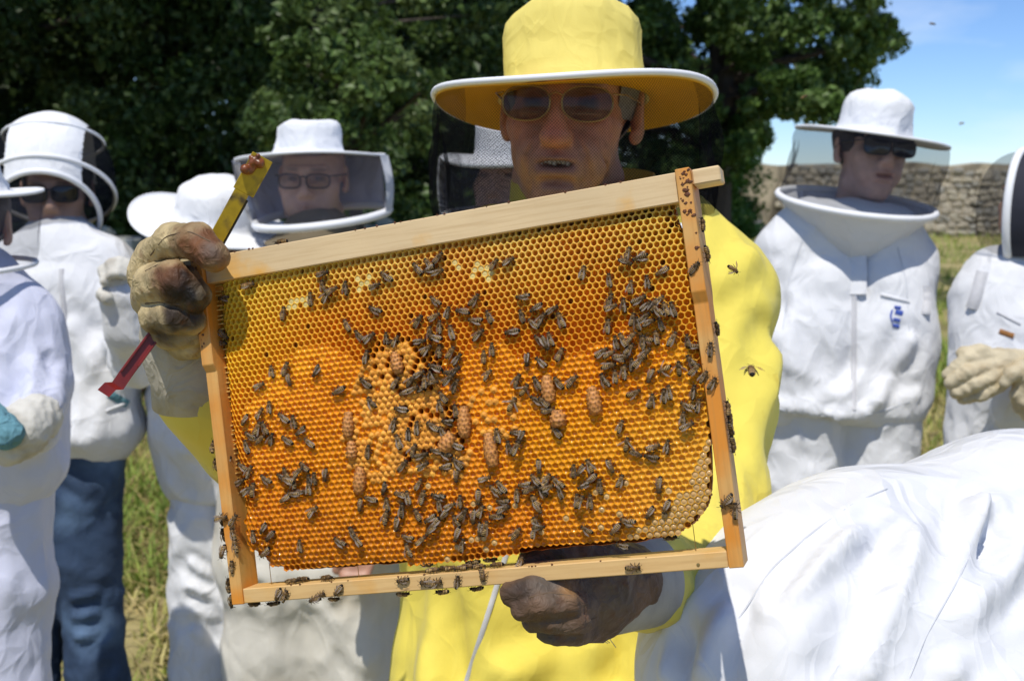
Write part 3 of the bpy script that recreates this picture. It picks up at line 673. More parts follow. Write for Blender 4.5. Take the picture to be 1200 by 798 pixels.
# x, y in the photo, heading in degrees (0 right, 90 up), wing spread 0-3
ON_COMB = '''291 334 15 0;255 350 175 1;257 393 -35 0;254 403 0 0;379 321 20 0;378 334 100 1;364 349 95 0;383 346 50 2;391 340 30 1;404 336 85 0;332 366 85 0;440 334 20 1;452 323 145 0
438 363 150 0;406 380 120 0;420 392 130 1;434 395 40 1;453 395 90 0;430 417 80 0;317 434 95 1;335 431 70 0;370 436 235 0;304 452 30 1;339 446 -80 0;395 458 210 0;286 494 235 0;305 484 60 1;315 476 90 0
331 489 140 0;343 493 95 0;302 501 70 1;311 500 110 0;292 509 150 1;305 513 30 0;288 522 110 0;317 513 70 2;335 515 145 0;351 507 215 1;361 518 145 0;261 544 225 0;280 547 140 1;292 552 60 1;276 565 30 0
289 574 40 1;298 572 80 2;310 561 135 0;329 559 150 0;336 553 110 0;338 562 160 1;346 563 80 0;355 546 140 0;351 552 40 0;361 562 95 0;369 559 85 0;380 558 270 0;363 570 90 1;343 578 180 0;355 576 0 0
333 585 215 0;368 598 40 2;431 528 85 0;450 574 250 0;433 584 170 0;422 593 260 0;454 589 95 2;452 605 70 1;297 627 100 1;308 620 240 0;316 629 230 0;397 634 140 0;413 623 120 0;419 632 120 0;352 638 95 1;308 649 215 0
469 579 170 0;478 581 100 0;471 596 85 1;465 616 260 0;488 602 120 1;495 581 70 0;490 566 60 0;512 581 160 0;515 590 100 0;503 609 210 0;518 604 230 1;510 615 225 0;505 622 230 1;476 629 160 1;494 633 40 0;478 643 100 2
529 593 30 1;540 586 85 1;544 601 60 2;534 609 110 1;554 607 270 0;561 584 265 0;569 561 15 0;580 573 140 1;588 568 135 0;613 568 185 0;606 579 90 0;588 588 170 0;580 604 190 0;592 596 20 1;564 598 60 2;563 622 260 0;570 617 80 1
536 628 250 0;542 638 80 1;604 623 45 1;535 559 270 0;631 548 270 0;626 561 130 0;641 560 60 0;634 575 130 2;622 572 20 0;644 570 20 1;653 564 130 0;657 575 110 0;626 586 120 0;632 595 300 0;627 612 110 1;628 621 80 0;634 616 0 2
672 550 85 1;681 552 230 0;691 544 120 2;704 568 90 0;691 562 220 0;684 570 200 0;676 585 90 0;692 586 88 1;683 586 60 2;717 547 290 1;727 562 70 1;686 620 145 2;720 621 230 0;734 610 160 0;727 639 170 0
576 408 90 0;567 417 90 0;571 438 45 1;617 423 270 0;632 424 135 0;657 414 65 1;606 445 60 1;615 456 60 3;628 448 115 0;600 472 60 3;628 468 150 0;637 470 140 0;644 481 0 0;654 447 130 0;671 445 40 0;651 505 130 0;582 509 95 1
604 507 180 0;596 523 100 1;610 513 250 0;607 523 60 0;706 412 35 1;708 444 115 1;744 460 30 2;727 498 65 1;735 519 80 3;747 531 330 1;488 314 130 0;501 308 130 0;514 301 50 0;502 317 200 2;513 318 20 0;579 309 50 1;597 306 30 0
508 352 135 0;556 350 55 1;490 375 50 2;509 370 30 1;524 365 70 0;540 365 175 0;515 382 85 0;528 388 105 0;555 376 170 1;572 370 115 1;561 391 40 1;464 399 55 2;503 389 85 0;493 400 10 0;509 396 160 1;500 409 40 2;611 348 180 0
611 369 110 0;627 362 210 0;624 378 140 0;635 373 50 1;649 363 35 0;656 374 110 1;598 389 190 0;632 397 140 1;640 404 300 0;645 396 105 1;683 318 75 1;514 410 80 0;528 412 60 1;536 420 50 0;427 448 140 0;433 471 120 2
464 448 60 0;473 461 200 0;468 480 170 0;461 496 70 0;467 516 110 1;478 507 90 0;489 500 90 0;485 526 60 2;496 533 20 0;498 544 30 1;473 544 50 0;482 445 40 1;492 438 30 0;504 439 100 2;509 430 160 1;495 454 20 0;486 456 30 0
524 436 170 2;534 434 30 1;533 451 60 0;518 464 130 1;516 474 100 2;533 480 100 1;523 494 170 1;506 499 150 0;518 505 120 1;534 522 160 0;520 532 150 1;536 541 140 2;521 548 190 1;511 528 170 0;508 448 0 0;500 446 90 0;529 443 40 1
736 296 75 0;735 307 330 0;748 302 200 2;714 327 95 0;739 335 80 2;758 329 92 0;774 318 215 0;714 350 65 1;718 360 20 1;731 356 85 1;750 350 30 0;712 381 80 1;759 358 40 0;767 356 60 1;774 352 45 0;780 361 110 1;789 361 110 0;771 363 130 0
742 373 80 1;748 378 95 2;756 371 40 0;762 377 20 0;775 378 115 1;722 400 100 0;730 397 120 0;741 394 40 0;738 408 60 1;756 397 160 1;769 394 100 0;753 400 80 0;789 396 65 0;805 398 95 1;816 405 0 0;715 414 20 0;724 420 170 0
715 428 10 1;730 418 0 0;731 434 80 1;740 426 95 0;721 440 90 0;750 422 50 1;758 414 40 0;762 442 255 0;777 434 200 3;796 430 95 3;808 423 120 1;815 432 50 0;813 458 75 0;818 474 80 0;804 475 150 0;763 468 80 2;777 462 85 1;785 458 100 0
800 489 80 1;807 499 30 0;762 535 165 1;767 524 20 0;782 522 75 0;772 570 270 0;761 602 235 0;780 595 245 0'''
ON_BARS = '''277 637 90 0 -.005;262 647 260 0 -.005;273 662 85 0 -.005;327 697 250 1 -.0055;335 696 60 0 -.0055;369 702 200 0 -.0055;377 697 30 0 -.0055;397 692 235 0 -.0055;472 680 180 0 -.0055;500 682 180 1 -.0055
513 682 20 2 -.0055;537 680 80 0 -.0055;567 674 270 0 -.0055;744 665 10 2 -.0055;815 313 50 0 -.002;833 408 85 0 -.0045;825 440 50 0 -.0045;836 448 60 1 -.0045;851 588 225 0 -.0045;862 596 90 0 -.0045;274 624 100 0 -.0045;276 608 60 0 -.0045;262 606 10 1 -.0045;224 318 60 0 0'''
bee_n = [0]; placed = []
def put_bee(P, fwd, up, spread, label, scale=None, dark=False, group='honeybees on the comb and frame'):
    fwd = np.array(fwd)/np.linalg.norm(fwd); up = np.array(up)-fwd*np.dot(up, fwd); up /= np.linalg.norm(up)
    i = bee_n[0]; bee_n[0] += 1
    b = bpy.data.objects.new('honeybee', BODYD if dark else BODY[i*7 % 4]); COL.objects.link(b)
    s = scale or random.uniform(.82, 1.0)
    Mx = Matrix(np.stack([fwd, np.cross(up, fwd), up], 1).tolist()).to_4x4(); b.matrix_world = Matrix.Translation(tuple(P)) @ Mx @ Matrix.Scale(s, 4)
    tag(b, label, 'bee', group)
    for wm in WINGS[spread]:
        c = bpy.data.objects.new('wing', wm); COL.objects.link(c); c.parent = b
    return b
def wpos(q): return FO+FU*q[0]+FV*q[1]+FN*q[2]
def heading(a):
    a %= 360; return ['right', 'up-right', 'up', 'up-left', 'left', 'down-left', 'down', 'down-right'][int(((a+22.5) % 360)//45)]
ZONES = [(420, 330, "near the comb's top left"), (500, 310, 'under the middle of the pale top bar'), (590, 310, 'under the top bar beside white wax'), (300, 500, 'in the loose group left on the comb'),
         (340, 440, 'on cells above the left group'), (355, 565, 'in the chain left of the queen cells'), (285, 565, 'beside the left side bar of the comb'), (310, 630, 'at the lower left corner of the comb'),
         (415, 632, 'on brown cells, bottom left'), (425, 390, 'on orange cells above the capped brood'), (525, 380, 'in the group above the brood'), (560, 385, 'on clean cells right of the upper group'),
         (635, 380, 'in the small mid-comb group'), (500, 445, 'in the dense upper brood cluster'), (440, 460, 'left on the capped brood'), (520, 480, 'right on the capped brood'),
         (480, 520, 'on caps amid the brood patch'), (520, 535, 'in the knot at the brood foot'), (620, 450, 'left of the tall pale queen cell'), (660, 455, 'beside the tall pale queen cell'), (600, 515, 'right of the lowest queen cell'),
         (455, 590, 'in the string under the left queen cells'), (500, 605, 'in the trail below the brood patch'), (550, 605, 'in the low crowd below the brood'), (480, 635, 'near the brown bottom edge of the comb'), (585, 575, 'in the curl below the queen cells'),
         (630, 570, 'in the group on shiny honey cells'), (630, 610, 'low on amber honey cells'), (690, 565, 'in the pack right of centre'), (725, 555, 'on the shiny honey left of the right bar'), (720, 620, 'on capped honey at the bottom edge'),
         (770, 525, 'in the short chain at right'), (770, 595, 'on blistered caps, lower right'), (740, 310, 'near the top right corner of the comb'), (715, 360, 'left of the right-hand cluster'),
         (770, 362, 'in the right-hand cluster, top'), (745, 395, 'in the right-hand cluster, middle'), (730, 425, 'in the right-hand cluster, lower knot'), (790, 400, 'between cluster and right bar'), (795, 440, 'straggling beside the right bar'), (780, 465, 'below the right-hand cluster of bees'), (810, 490, 'at the right edge of the comb')]
def zone(x, y): return min(ZONES, key=lambda z: (z[0]-x)**2+(z[1]-y)**2)[2]
WORD = ['folded-wing', 'half-folded-wing', 'parted-wing', 'spread-wing']
for tok in ON_COMB.replace('\n', ';').split(';'):
    x, y, a, sp = [float(k) for k in tok.split()]
    q = px2f(x, y, ZC+.003); q1 = px2f(x+8*math.cos(R(a)), y-8*math.sin(R(a)), ZC+.003)
    q[2] = zsurf(q[:2])[0]+.0004
    near = sum(1 for p in placed if np.hypot(*(p-q[:2])) < .0078)
    placed.append(q[:2].copy()); tilt = np.array((random.uniform(-.2, .2), random.uniform(-.2, .2), 1))
    q[2] += .0021*min(near, 3)
    put_bee(wpos(q), FM@(q1-np.array([*px2f(x, y, ZC+.003)])), FM@tilt, int(sp), WORD[int(sp)]+' honeybee facing '+heading(a)+' '+zone(x, y), dark=(x, y) in ((748, 302), (478, 507), (634, 575)))
for tok in ON_BARS.replace('\n', ';').split(';'):
    x, y, a, sp, z = [float(k) for k in tok.split()]
    q = px2f(x, y, z); q1 = px2f(x+8*math.cos(R(a)), y-8*math.sin(R(a)), z)
    where = 'on the left side bar' if x < 300 else 'on the right side bar' if x > 800 else 'on the bottom bar, left half' if x < 440 else 'on the bottom bar by the glove' if x > 700 else 'in the bottom bar crowd'
    put_bee(wpos(q), FM@(q1-q), FN, int(sp), WORD[int(sp)]+' honeybee facing '+heading(a)+' '+where)
G2 = 'honeybees on the comb and frame'
for x, y, sg, lab in ((245, 522, 1, 'dark honeybee climbing the outer edge of the left side bar'), (244, 543, 1, 'dark honeybee just below another outside the left side bar'), (251, 611, -1, 'honeybee with black wing jutting past the left side bar'),
                      (257, 625, 1, 'small honeybee low on the outside of the left side bar'), (262, 684, 1, 'large honeybee near the foot of the left side bar'), (269, 706, -1, 'honeybee at the very bottom left corner of the frame')):
    q = px2f(x+6, y, -.008); q[0] = -W2-.0003; put_bee(wpos(q), FV*sg+FN*random.uniform(-.3, .3), -FU, int(x) % 3, lab, group=G2)
for x, y, sg, lab in ((824, 262, 1, 'honeybee high on the outer face of the right side bar'), (828, 300, -1, 'honeybee head down on the right bar, above the yellow shoulder'), (843, 384, 1, 'honeybee on the right bar edge against yellow cloth'), (850, 478, 1, 'topmost honeybee in the line on the right bar edge'),
                      (852, 490, 1, 'second honeybee in the line on the right bar edge'), (856, 506, -1, 'third honeybee in the line on the right bar edge'), (861, 523, -1, 'lowest honeybee in the line on the right bar edge')):
    q = px2f(x-4, y, -.012); q[0] = W2+.0003; put_bee(wpos(q), FV*sg+FN*random.uniform(-.3, .3), FU, int(y) % 3, lab, group=G2)
for x, y, z, sg, vv, lab in ((576, 652, -.016, 1, None, 'small dark honeybee under the comb edge above the zip'), (501, 658, -.012, 1, None, 'dark honeybee hanging under the comb edge, legs down'), (552, 655, -.014, -1, None, 'dark honeybee hanging upside down under the comb'), (786, 626, -.016, 1, None, 'dark honeybee under the lower right comb edge'),
                             (317, 0, -.010, -1, -H2, 'black-looking honeybee hanging under the bottom bar near its left end'), (297, 0, -.015, 1, -H2, 'mostly hidden honeybee under the left end of the bottom bar'), (473, 0, -.010, 1, -H2, 'honeybee upside down under the bottom bar, legs spread'), (517, 0, -.009, -1, -H2, 'dark honeybee below the bar crowd before yellow cloth'),
                             (557, 0, -.010, -1, -H2, 'black honeybee hanging under the bar left of the zip'), (391, 0, -.009, 1, -H2, 'honeybee curled under the bottom bar before cream cloth')):
    q = px2f(x, y or 690, z)
    if vv is not None: q[1] = vv+.0002
    put_bee(wpos(q), FU*sg, -FV, 1, lab, group=G2)
for x, sg, z, lab in ((343, 1, -.010, 'honeybee standing on the bottom bar left of its twin'), (352, -1, -.014, 'honeybee standing on the bottom bar before cream cloth'), (384, 1, -.011, 'honeybee walking right along the bottom bar top'), (510, 1, -.009, 'honeybee atop the bottom bar at the left of the crowd'), (521, -1, -.014, 'honeybee atop the bottom bar facing the comb wire'),
                      (532, 1, -.012, 'striped honeybee in the middle of the bar crowd'), (540, -1, -.009, 'honeybee atop the bottom bar amid the crowd'), (551, 1, -.013, 'honeybee atop the bar near the crowd right side'), (565, 1, -.011, 'honeybee at the right end of the bar crowd'), (583, -1, -.012, 'lone honeybee atop the bar beside the white zip')):
    q = px2f(x, 680, z); q[1] = -H2+.0130; put_bee(wpos(q), FU*sg+FN*random.uniform(-.3, .3), FV, int(x) % 3, lab, group=G2)
q = px2f(329, 285, -.012); q[1] = H2-.0013; put_bee(wpos(q), -FU, FV, 1, 'lone honeybee standing on top of the pale top bar', group=G2)
put_bee(C(858.5, 316, .93), (.6, .2, -.5), (-.1, -.9, .4), 3, 'honeybee flying in front of the yellow shoulder', group='flying honeybees')
put_bee(C(880, 438, .70), (.1, .9, .2), (0, -.2, .95), 3, 'blurred honeybee flying before the yellow sleeve', group='flying honeybees')
put_bee(C(1127, 146, 3.6), (.9, .1, .2), (0, -.3, .95), 3, 'tiny honeybee flying against the sky above the wall', 1.3, group='flying honeybees')
put_bee(C(1093, 30, 3.2), (.9, .1, -.1), (0, -.3, .95), 3, 'tiny honeybee flying high in the blue sky', 1.3, group='flying honeybees')
put_bee(C(944, 115, 2.2), (.5, -.6, .2), (0, -.5, .85), 3, 'honeybee flying just left of the white hat crown', 1.1, group='flying honeybees')

# bees that would read alike get their order in the little row they make
from collections import defaultdict
by = defaultdict(list)
bpy.context.view_layer.update()
for o in sc.objects:
    if o.name.startswith('honeybee') and o.get('group') == G2: by[o['label']].append(o)
for lab, os_ in by.items():
    if len(os_) < 2: continue
    P_ = np.array([np.array(o.matrix_world.translation) for o in os_]); sp_ = np.ptp(P_, 0); hor = sp_[0] > sp_[2]
    order = sorted(range(len(os_)), key=lambda i: P_[i, 0] if hor else -P_[i, 2]); n = len(order)
    nm = ['one', 'two', 'three', 'four', 'five', 'six', 'seven'][n-1]; od = ['', 'second', 'third', 'fourth', 'fifth', 'sixth']
    for k, i in enumerate(order):
        w_ = ('leftmost' if hor else 'topmost') if k == 0 else ('rightmost' if hor else 'lowest') if k == n-1 else od[k]
        os_[i]['label'] = (lab+', '+w_+' of '+nm)

# ============================================================ PEOPLE: heads, hats, veils
def head(root, c, yaw=0, pitch=0, roll=0, s=1.0, h=.004, tone=(.56, .33, .24), smile=0, hair=None, name='body', stubble=0, neck_to=None, fat=1.0, cut=.060, old=0):
    """face looks along local -y; yaw>0 turns it towards the right of the picture"""
    S = SDF((-.10, -.145, -.22), (.10, .125, .14), h)
    S.ell((0, .018, .035), (.076, .096, .088), k=.02).ell((0, -.030, -.040), (.060*fat, .064, .086), k=.03)
    S.ell((0, -.066, -.100), (.026*fat, .022, .020), k=.025)
    S.cone((-.05*fat, -.01, -.085), (-.012, -.065, -.108), .018, .016, k=.02); S.cone((.05*fat, -.01, -.085), (.012, -.065, -.108), .018, .016, k=.02)
    for q in (-1, 1):
        S.ell((q*.043*fat, -.060, -.025), (.024, .024, .022), k=.02)
        S.ell((q*.036*fat, -.070, -.062), (.020, .020, .026), k=.02)
        S.cone((q*.012, -.094, .020), (q*.046, -.078, .022), .0085, .007, k=.012)
        S.ell((q*.032, -.104, -.001), (.017, .016, .012), k=.010, sub=True)
        S.ell((q*.032, -.0765, -.001), (.0135, .0125, .0115), k=.004)
        S.cone((q*.020, -.0925, -.013), (q*.043, -.0855, -.011), .0030, k=.006)
    S.cone((0, -.088, .018), (0, -.110, -.030), .0085, .0115, k=.012); S.ell((0, -.112, -.037), (.0125, .0105, .0095), k=.008)
    for q in (-1, 1):
        S.ell((q*.0135, -.101, -.039), (.0085, .0105, .0075), k=.006); S.cone((q*.007, -.104, -.049), (q*.007, -.108, -.043), .0032, k=.003, sub=True)
        S.cone((q*.020, -.103, -.038), (q*.035, -.088, -.080), .0030, .0022, k=.007, sub=True); S.cone((q*.052, -.084, .006), (q*.062, -.066, .002), .0012, k=.004, sub=True)
    S.ell((0, -.086, -.066), (.034, .016, .026), k=.015)
    S.cone((-.025, -.0925, -.0655+.003*smile), (0, -.1025, -.0635), .0042, .0058, k=.005).cone((.025, -.0925, -.0655+.003*smile), (0, -.1025, -.0635), .0042, .0058, k=.005)
    S.cone((-.018, -.0945, -.0755-.003*smile), (.018, -.0945, -.0755-.003*smile), .0062, k=.006)
    if smile: S.ell((.0, -.103, -.0695), (.0245, .017, .0042), k=.003, sub=True)
    else: S.cone((-.023, -.100, -.0692), (.023, -.100, -.0692), .0016, k=.003, sub=True)
    S.cone((-.012, -.094, -.088), (.012, -.094, -.088), .003, k=.01, sub=True)
    for q in (-1, 1):
        Me = rotz(q*.35)
        S.ell((q*.079, .012, -.008), (.0085, .019, .033), Me, k=.006); S.ell((q*.089, .006, -.004), (.007, .010, .018), Me, k=.005, sub=True); S.ell((q*.077, .000, -.034), (.007, .008, .009), k=.006)
    S.cone((0, .022, -.08), (0, .035, -.24), .055, .060, k=.03)
    if old:                                                       # an older face: heavier nose, deep folds, lined brow and cheeks
        S.ell((0, -.114, -.040), (.0155, .0125, .0115), k=.008)
        def skin_at(x, z):
            i, k = int(round((x-S.lo[0])/S.h)), int(round((z-S.lo[2])/S.h)); j = np.argmax(S.F[i, :, k] < 0); return (x, S.lo[1]+(j-.4)*S.h, z)
        def crease(pts, r0, r1, kk=.004):
            pts = [(pts[0][0]+(pts[1][0]-pts[0][0])*t, pts[0][1]+(pts[1][1]-pts[0][1])*t) for t in (0, .5)]+list(pts[1:]); P3 = [skin_at(*p) for p in pts]; n_ = len(P3)-1
            for i in range(n_): S.cone(P3[i], P3[i+1], r0+(r1-r0)*i/n_, r0+(r1-r0)*(i+1)/n_, k=kk, sub=True)
        for q in (-1, 1):
            S.ell((q*.030, -.090, -.056), (.013, .009, .015), k=.012)
            crease([(q*.0195, -.036), (q*.031, -.056), (q*.036, -.074), (q*.036, -.088)], .0040, .0026)
            crease([(q*.030, -.088), (q*.033, -.104)], .0022, .0014)
            crease([(q*.047, -.034), (q*.052, -.056), (q*.050, -.084)], .0020, .0022, .006)
            crease([(q*.056, -.020), (q*.060, -.046)], .0014, .0012)
            crease([(q*.017, -.015), (q*.030, -.021), (q*.045, -.018)], .0022, .0014)
        crease([(-.016, -.091), (0, -.088), (.016, -.091)], .0026, .0026)
    if cut: S.plane((0, 0, cut), (0, -.10, 1))                   # the crown of the head is inside the hat
    V, Q = S.mesh(1)
    x, y, z = V.T
    col = np.tile(np.array(tone), (len(V), 1))*(1+.25*(fbm(V*45, 3, 3)-.5))[:, None]
    lip = np.exp(-((x/.026)**4+((z+.0695)/.012)**4))*(y < -.085); col = col*(1-.45*lip[:, None])+np.array((.30, .10, .08))*.45*lip[:, None]
    if old: red = np.exp(-((x/.016)**2+((z+.038)/.016)**2))*(y < -.09)+.5*np.exp(-(((np.abs(x)-.048)/.016)**2+((z+.03)/.02)**2)); col = col*(1+red[:, None]*np.array((.12, -.22, -.25)))*(1-.35*np.clip(fbm(V*160, 21, 2)-.52, 0, 1)*2.2)[:, None]
    if stubble:
        b = np.clip(((-z-.045)/.03), 0, 1)*(y < .0)*(np.abs(x) < .08); col = col*(1-stubble*b[:, None])+np.array((.20, .15, .12))*stubble*b[:, None]
    brow = np.exp(-(((np.abs(x)-.031)/.018)**4+((z-.020)/.0055)**4))*(y < -.06); col = col*(1-.65*brow[:, None])+np.array((.06, .04, .03))*.65*brow[:, None]
    eye = np.exp(-(((np.abs(x)-.032)/.012)**4+((z+.001)/.006)**4))*(y < -.07); col = col*(1-.8*eye[:, None])+np.array((.05, .04, .035))*.8*eye[:, None]
    Rm = rotz(yaw)@rotx(pitch)@roty(roll)
    Wd = lambda P: np.asarray(c)+(np.asarray(P)*s)@Rm.T
    # the body goes on under the clothes
    o = part(name, (Wd(V), Q), M['skin'], root, True, col)
    if hair:
        n = 44; P = []; rg = []
        for i in range(9):
            for k in range(n+1):
                a = -2.25+4.5*k/n; zz = .052-.092*i/8*(1 if abs(a) < 1.6 else .72); rr_ = math.sqrt(max(0.05, 1-((zz-.035)/.098)**2))
                b = 1+.03*vnoise(np.array([[k*.9, i*1.1, 0]]), 5)[0]
                P.append((.0815*rr_*math.sin(a)*b, .018+.102*rr_*math.cos(a)*b, zz))
        fq = np.array([(i*(n+1)+k, i*(n+1)+k+1, (i+1)*(n+1)+k+1, (i+1)*(n+1)+k) for i in range(8) for k in range(n)])
        part('hair', (Wd(P), fq), hair, root)
    return Wd
def glasses(root, Wd, style='round', lens='lens', frame_m='plastic', wdt=.026, hgt=.020, z0=-.001, y0=-.112, thick=.0016):
    ms = []; lens_ms = []
    for q in (-1, 1):
        a = np.linspace(0, 2*math.pi, 28, endpoint=False); e = 2/ (3.2 if style == 'square' else 2.4)
        P = np.stack([q*.034+wdt*np.sign(np.cos(a))*np.abs(np.cos(a))**e, y0+.18*(np.abs(q*.034+wdt*np.cos(a))-.01)**1.0+0*a, z0-.002+hgt*np.sign(np.sin(a))*np.abs(np.sin(a))**e*np.where(np.sin(a) > 0, .85, 1.05)], 1)
        ms.append(tube(np.concatenate([P, P[:2]]), thick, 6)); cen = P.mean(0)-np.array((0, .002, 0))
        lens_ms.append((np.concatenate([P, (P+cen)/2-np.array((0, .0012, 0)), [cen]]), [(k, (k+1) % 28, 28+(k+1) % 28, 28+k) for k in range(28)]+[(28+k, 28+(k+1) % 28, 56) for k in range(28)]))
        ms.append(tube([(q*(.034+wdt), y0+.010, z0+.008), (q*.074, y0+.028, z0+.008), (q*.082, -.01, z0+.006), (q*.083, .015, z0-.004)], thick*.9, 6))
    ms.append(tube([(-.009, y0-.000, z0+.004), (0, y0-.003, z0+.008), (.009, y0, z0+.004)], thick, 6))
    J = join(*ms); g = part('spectacles', (Wd(J[0]), J[1]), M[frame_m], root)
    for m_ in lens_ms: part('lens', (Wd(m_[0]), m_[1]), M[lens], g)
    return g
def hat(root, c, Mx, brim_r, crown_r, crown_h, cloth_m, brim_droop=.01, wob=.006, seed=0, pipe=.0035, squash=1.0, name='hat', brim_curl=0, dome=0, glow_layer=None):
    """hat centred on its brim plane; columns of Mx are right, back, up"""
    def fn(V):
        d = vnoise(V*22+seed, seed)-.5; r = np.hypot(V[:, 0], V[:, 1]); k = np.clip((r-crown_r*1.02)/(brim_r-crown_r), 0, 1)
        V = V.copy(); a = np.arctan2(V[:, 1], V[:, 0]); V[:, 2] += k*wob*np.sin(2*a+seed)+k*wob*.5*np.sin(3*a+2*seed)
        cr = (V[:, 2] > .004) & (r < crown_r*1.1); f = 1+np.where(cr, .10*d+.035*(ridged(V*np.array((38, 38, 60)), seed+3)-.4), 0)
        V[:, :2] *= f[:, None]; V[:, 2] += np.where(cr, .016*d, 0); return V
    R1, H = crown_r, crown_h
    prof = [(0.0001, H*.985), (R1*.35, H*(.985-.03*dome)), (R1*.62, H*(.965-.11*dome)), (R1*(.80-.04*dome), H*(.92-.14*dome)), (R1*(.90-.05*dome), H*(.84-.16*dome)), (R1*(.945-.03*dome), H*(.72-.12*dome)), (R1*.945, H*(.55-.08*dome)), (R1*.955, H*.36), (R1*.975, H*.22), (R1*.975, H*.205), (R1*1.0, H*.10), (R1*1.03, .006), (R1*1.08, .001)]
    for t in (.15, .3, .45, .6, .75, .9, 1): prof.append((R1*1.08+(brim_r-R1*1.08)*t, -brim_droop*t**1.5+brim_curl*t**3))
    und = [(r-(.0004 if i == 0 else 0), z-.0022) for i, (r, z) in enumerate(prof[::-1])]; und = [(max(r-.0018 if z > .0 else r, .0001), z) for r, z in und]
    if glow_layer: und = []                                          # a single layer of cloth over the added orange glow layer
    h_ = part(name, lathe(prof+und, c, Mx, 72, 1, squash, fn), cloth_m, root)
    a = np.linspace(0, 2*math.pi, 73)[:-1]
    edge = fn(np.stack([brim_r*np.cos(a), brim_r*squash*np.sin(a), np.full(72, -brim_droop+brim_curl)], 1))
    P = np.asarray(c)+edge@np.asarray(Mx).T
    if pipe: part('brim_piping', tube(np.concatenate([P, P[:2]]), pipe, 7, False), M['piping'], h_)
    if glow_layer:
        part('brim_glow', lathe([(R1*1.05, -.0042), (R1*1.08, -.0045)]+[(R1*1.08+(brim_r*.985-R1*1.08)*t, -brim_droop*t**1.5+brim_curl*t**3-.0048) for t in (.2, .4, .6, .8, 1)], c, Mx, 72, 1, squash, fn), glow_layer, h_)
    return h_, P
def loft(top, bottom, n=14, pleat=.004, seed=0, bulge=.0, amp_k=17):
    """netting hung between two closed curves"""
    m = len(top); V = []; uv = []; cen = (np.mean(top, 0)+np.mean(bottom, 0))/2
    per = np.linalg.norm(np.roll(top, -1, 0)-top, axis=1).sum(); hgt = np.mean(np.linalg.norm(top-bottom, axis=1))
    top = np.concatenate([top, top[:1]]); bottom = np.concatenate([bottom, bottom[:1]])
    for i in range(n+1):
        t = i/n; P = top*(1-t)+bottom*t; o = P-cen; o[:, 2] = 0; o /= np.linalg.norm(o, axis=1)[:, None]
        a = np.linspace(0, 2*math.pi, m+1); p = pleat*math.sin(math.pi*t)**.7*(.7*np.sin(a*amp_k+seed+3*t)+.8*np.sin(a*7+seed*2-4*t)+.9*np.abs(np.sin(a*3+seed+1.5*t)))
        P = P+o*(p+bulge*math.sin(math.pi*t))[:, None]; V.append(P); uv.append(np.stack([a/(2*math.pi)*per, np.full(m+1, t*hgt)], 1))
    V = np.concatenate(V); k = m+1
    Fq = np.array([(i*k+j, (i+1)*k+j, (i+1)*k+j+1, i*k+j+1) for i in range(n) for j in range(m)])
    return (V, Fq), np.concatenate(uv)
def circ(c, Mx, rx, ry, n=72, sag=None):
    a = np.linspace(0, 2*math.pi, n+1)[:-1]; L = np.stack([rx*np.cos(a), ry*np.sin(a), np.zeros(n)], 1)
    if sag is not None: L[:, 2] += sag(a)
    return np.asarray(c)+L@np.asarray(Mx).T
def veil(root, P,  ring_c, ring_M, rx, ry, net, piping=True, pleat=.004, seed=0, bulge=0, n=14, pr=.006, name='veil', sag=None, side=None):
    B = circ(ring_c, ring_M, rx, ry, len(P), sag)
    VF, uv = loft(P, B, n, pleat, seed, bulge)
    if side:                                                    # netting thickened at sides and back, shade put into its cover
        ang = np.tile(np.arange(len(P)), n); fr = -np.sin((ang+.5)*2*math.pi/len(P)) > .62
        v = part(name, (VF[0], VF[1][fr]), M[net], root, True, uv=uv); part('veil_side', (VF[0], VF[1][~fr]), M[side], root, True, uv=uv)
    else: v = part(name, VF, M[net], root, True, uv=uv)
    if piping: part('veil_piping', tube(np.concatenate([B, B[:2]]), pr, 7, False), M['piping'], v)
    return B
# ------------------------------------------------------------ hands in gloves
def hand(S, wrist, palm, knuckles, tips, thumb, pr=.030, fr=.0115, k=.008):
    """palm blob from wrist to palm, each finger a chain of world points; radii taper to the tip"""
    S.chain([wrist, palm], [pr*.95, pr], k=.02)
    for ch in tips: S.chain(ch, np.linspace(fr*1.15, fr*.85, len(ch)), k=k)
    S.chain(thumb, np.linspace(fr*1.35, fr*.95, len(thumb)), k=k)
def sdf_for(pts, pad, h):
    pts = np.array(pts); return SDF(pts.min(0)-pad, pts.max(0)+pad, h)
def garment(name, chains, h, root, m, ells=(), cuts=(), amp=.007, freq=13, stretch=(1, 1, .4), seed=0, folds=(), k=.05, pad=.2, it=1, fine=.3, label=None, smooth=1, post=None):
    pts = [p for c_ in chains for p in c_[0]]+[e[0] for e in ells]
    S = sdf_for(pts, pad, h)
    for c_ in chains: S.chain(c_[0], c_[1] if not np.isscalar(c_[1]) else [c_[1]]*len(c_[0]), c_[2] if len(c_) > 2 else k)
    for e in ells: S.ell(e[0], e[1], e[3] if len(e) > 3 else None, k=e[2] if len(e) > 2 else k)
    for p, n in cuts: S.plane(p, n)
    V, Q = S.mesh(smooth); V = cloth(V, Q, amp, freq, stretch, seed, folds, fine, it)
    if post is not None: V = post(V)
    return part(name, (V, Q), m, root, label=label)
def down(p, z): return np.array([p[0], p[1], z])
def ground_root(c): return (c[0], c[1], 0)

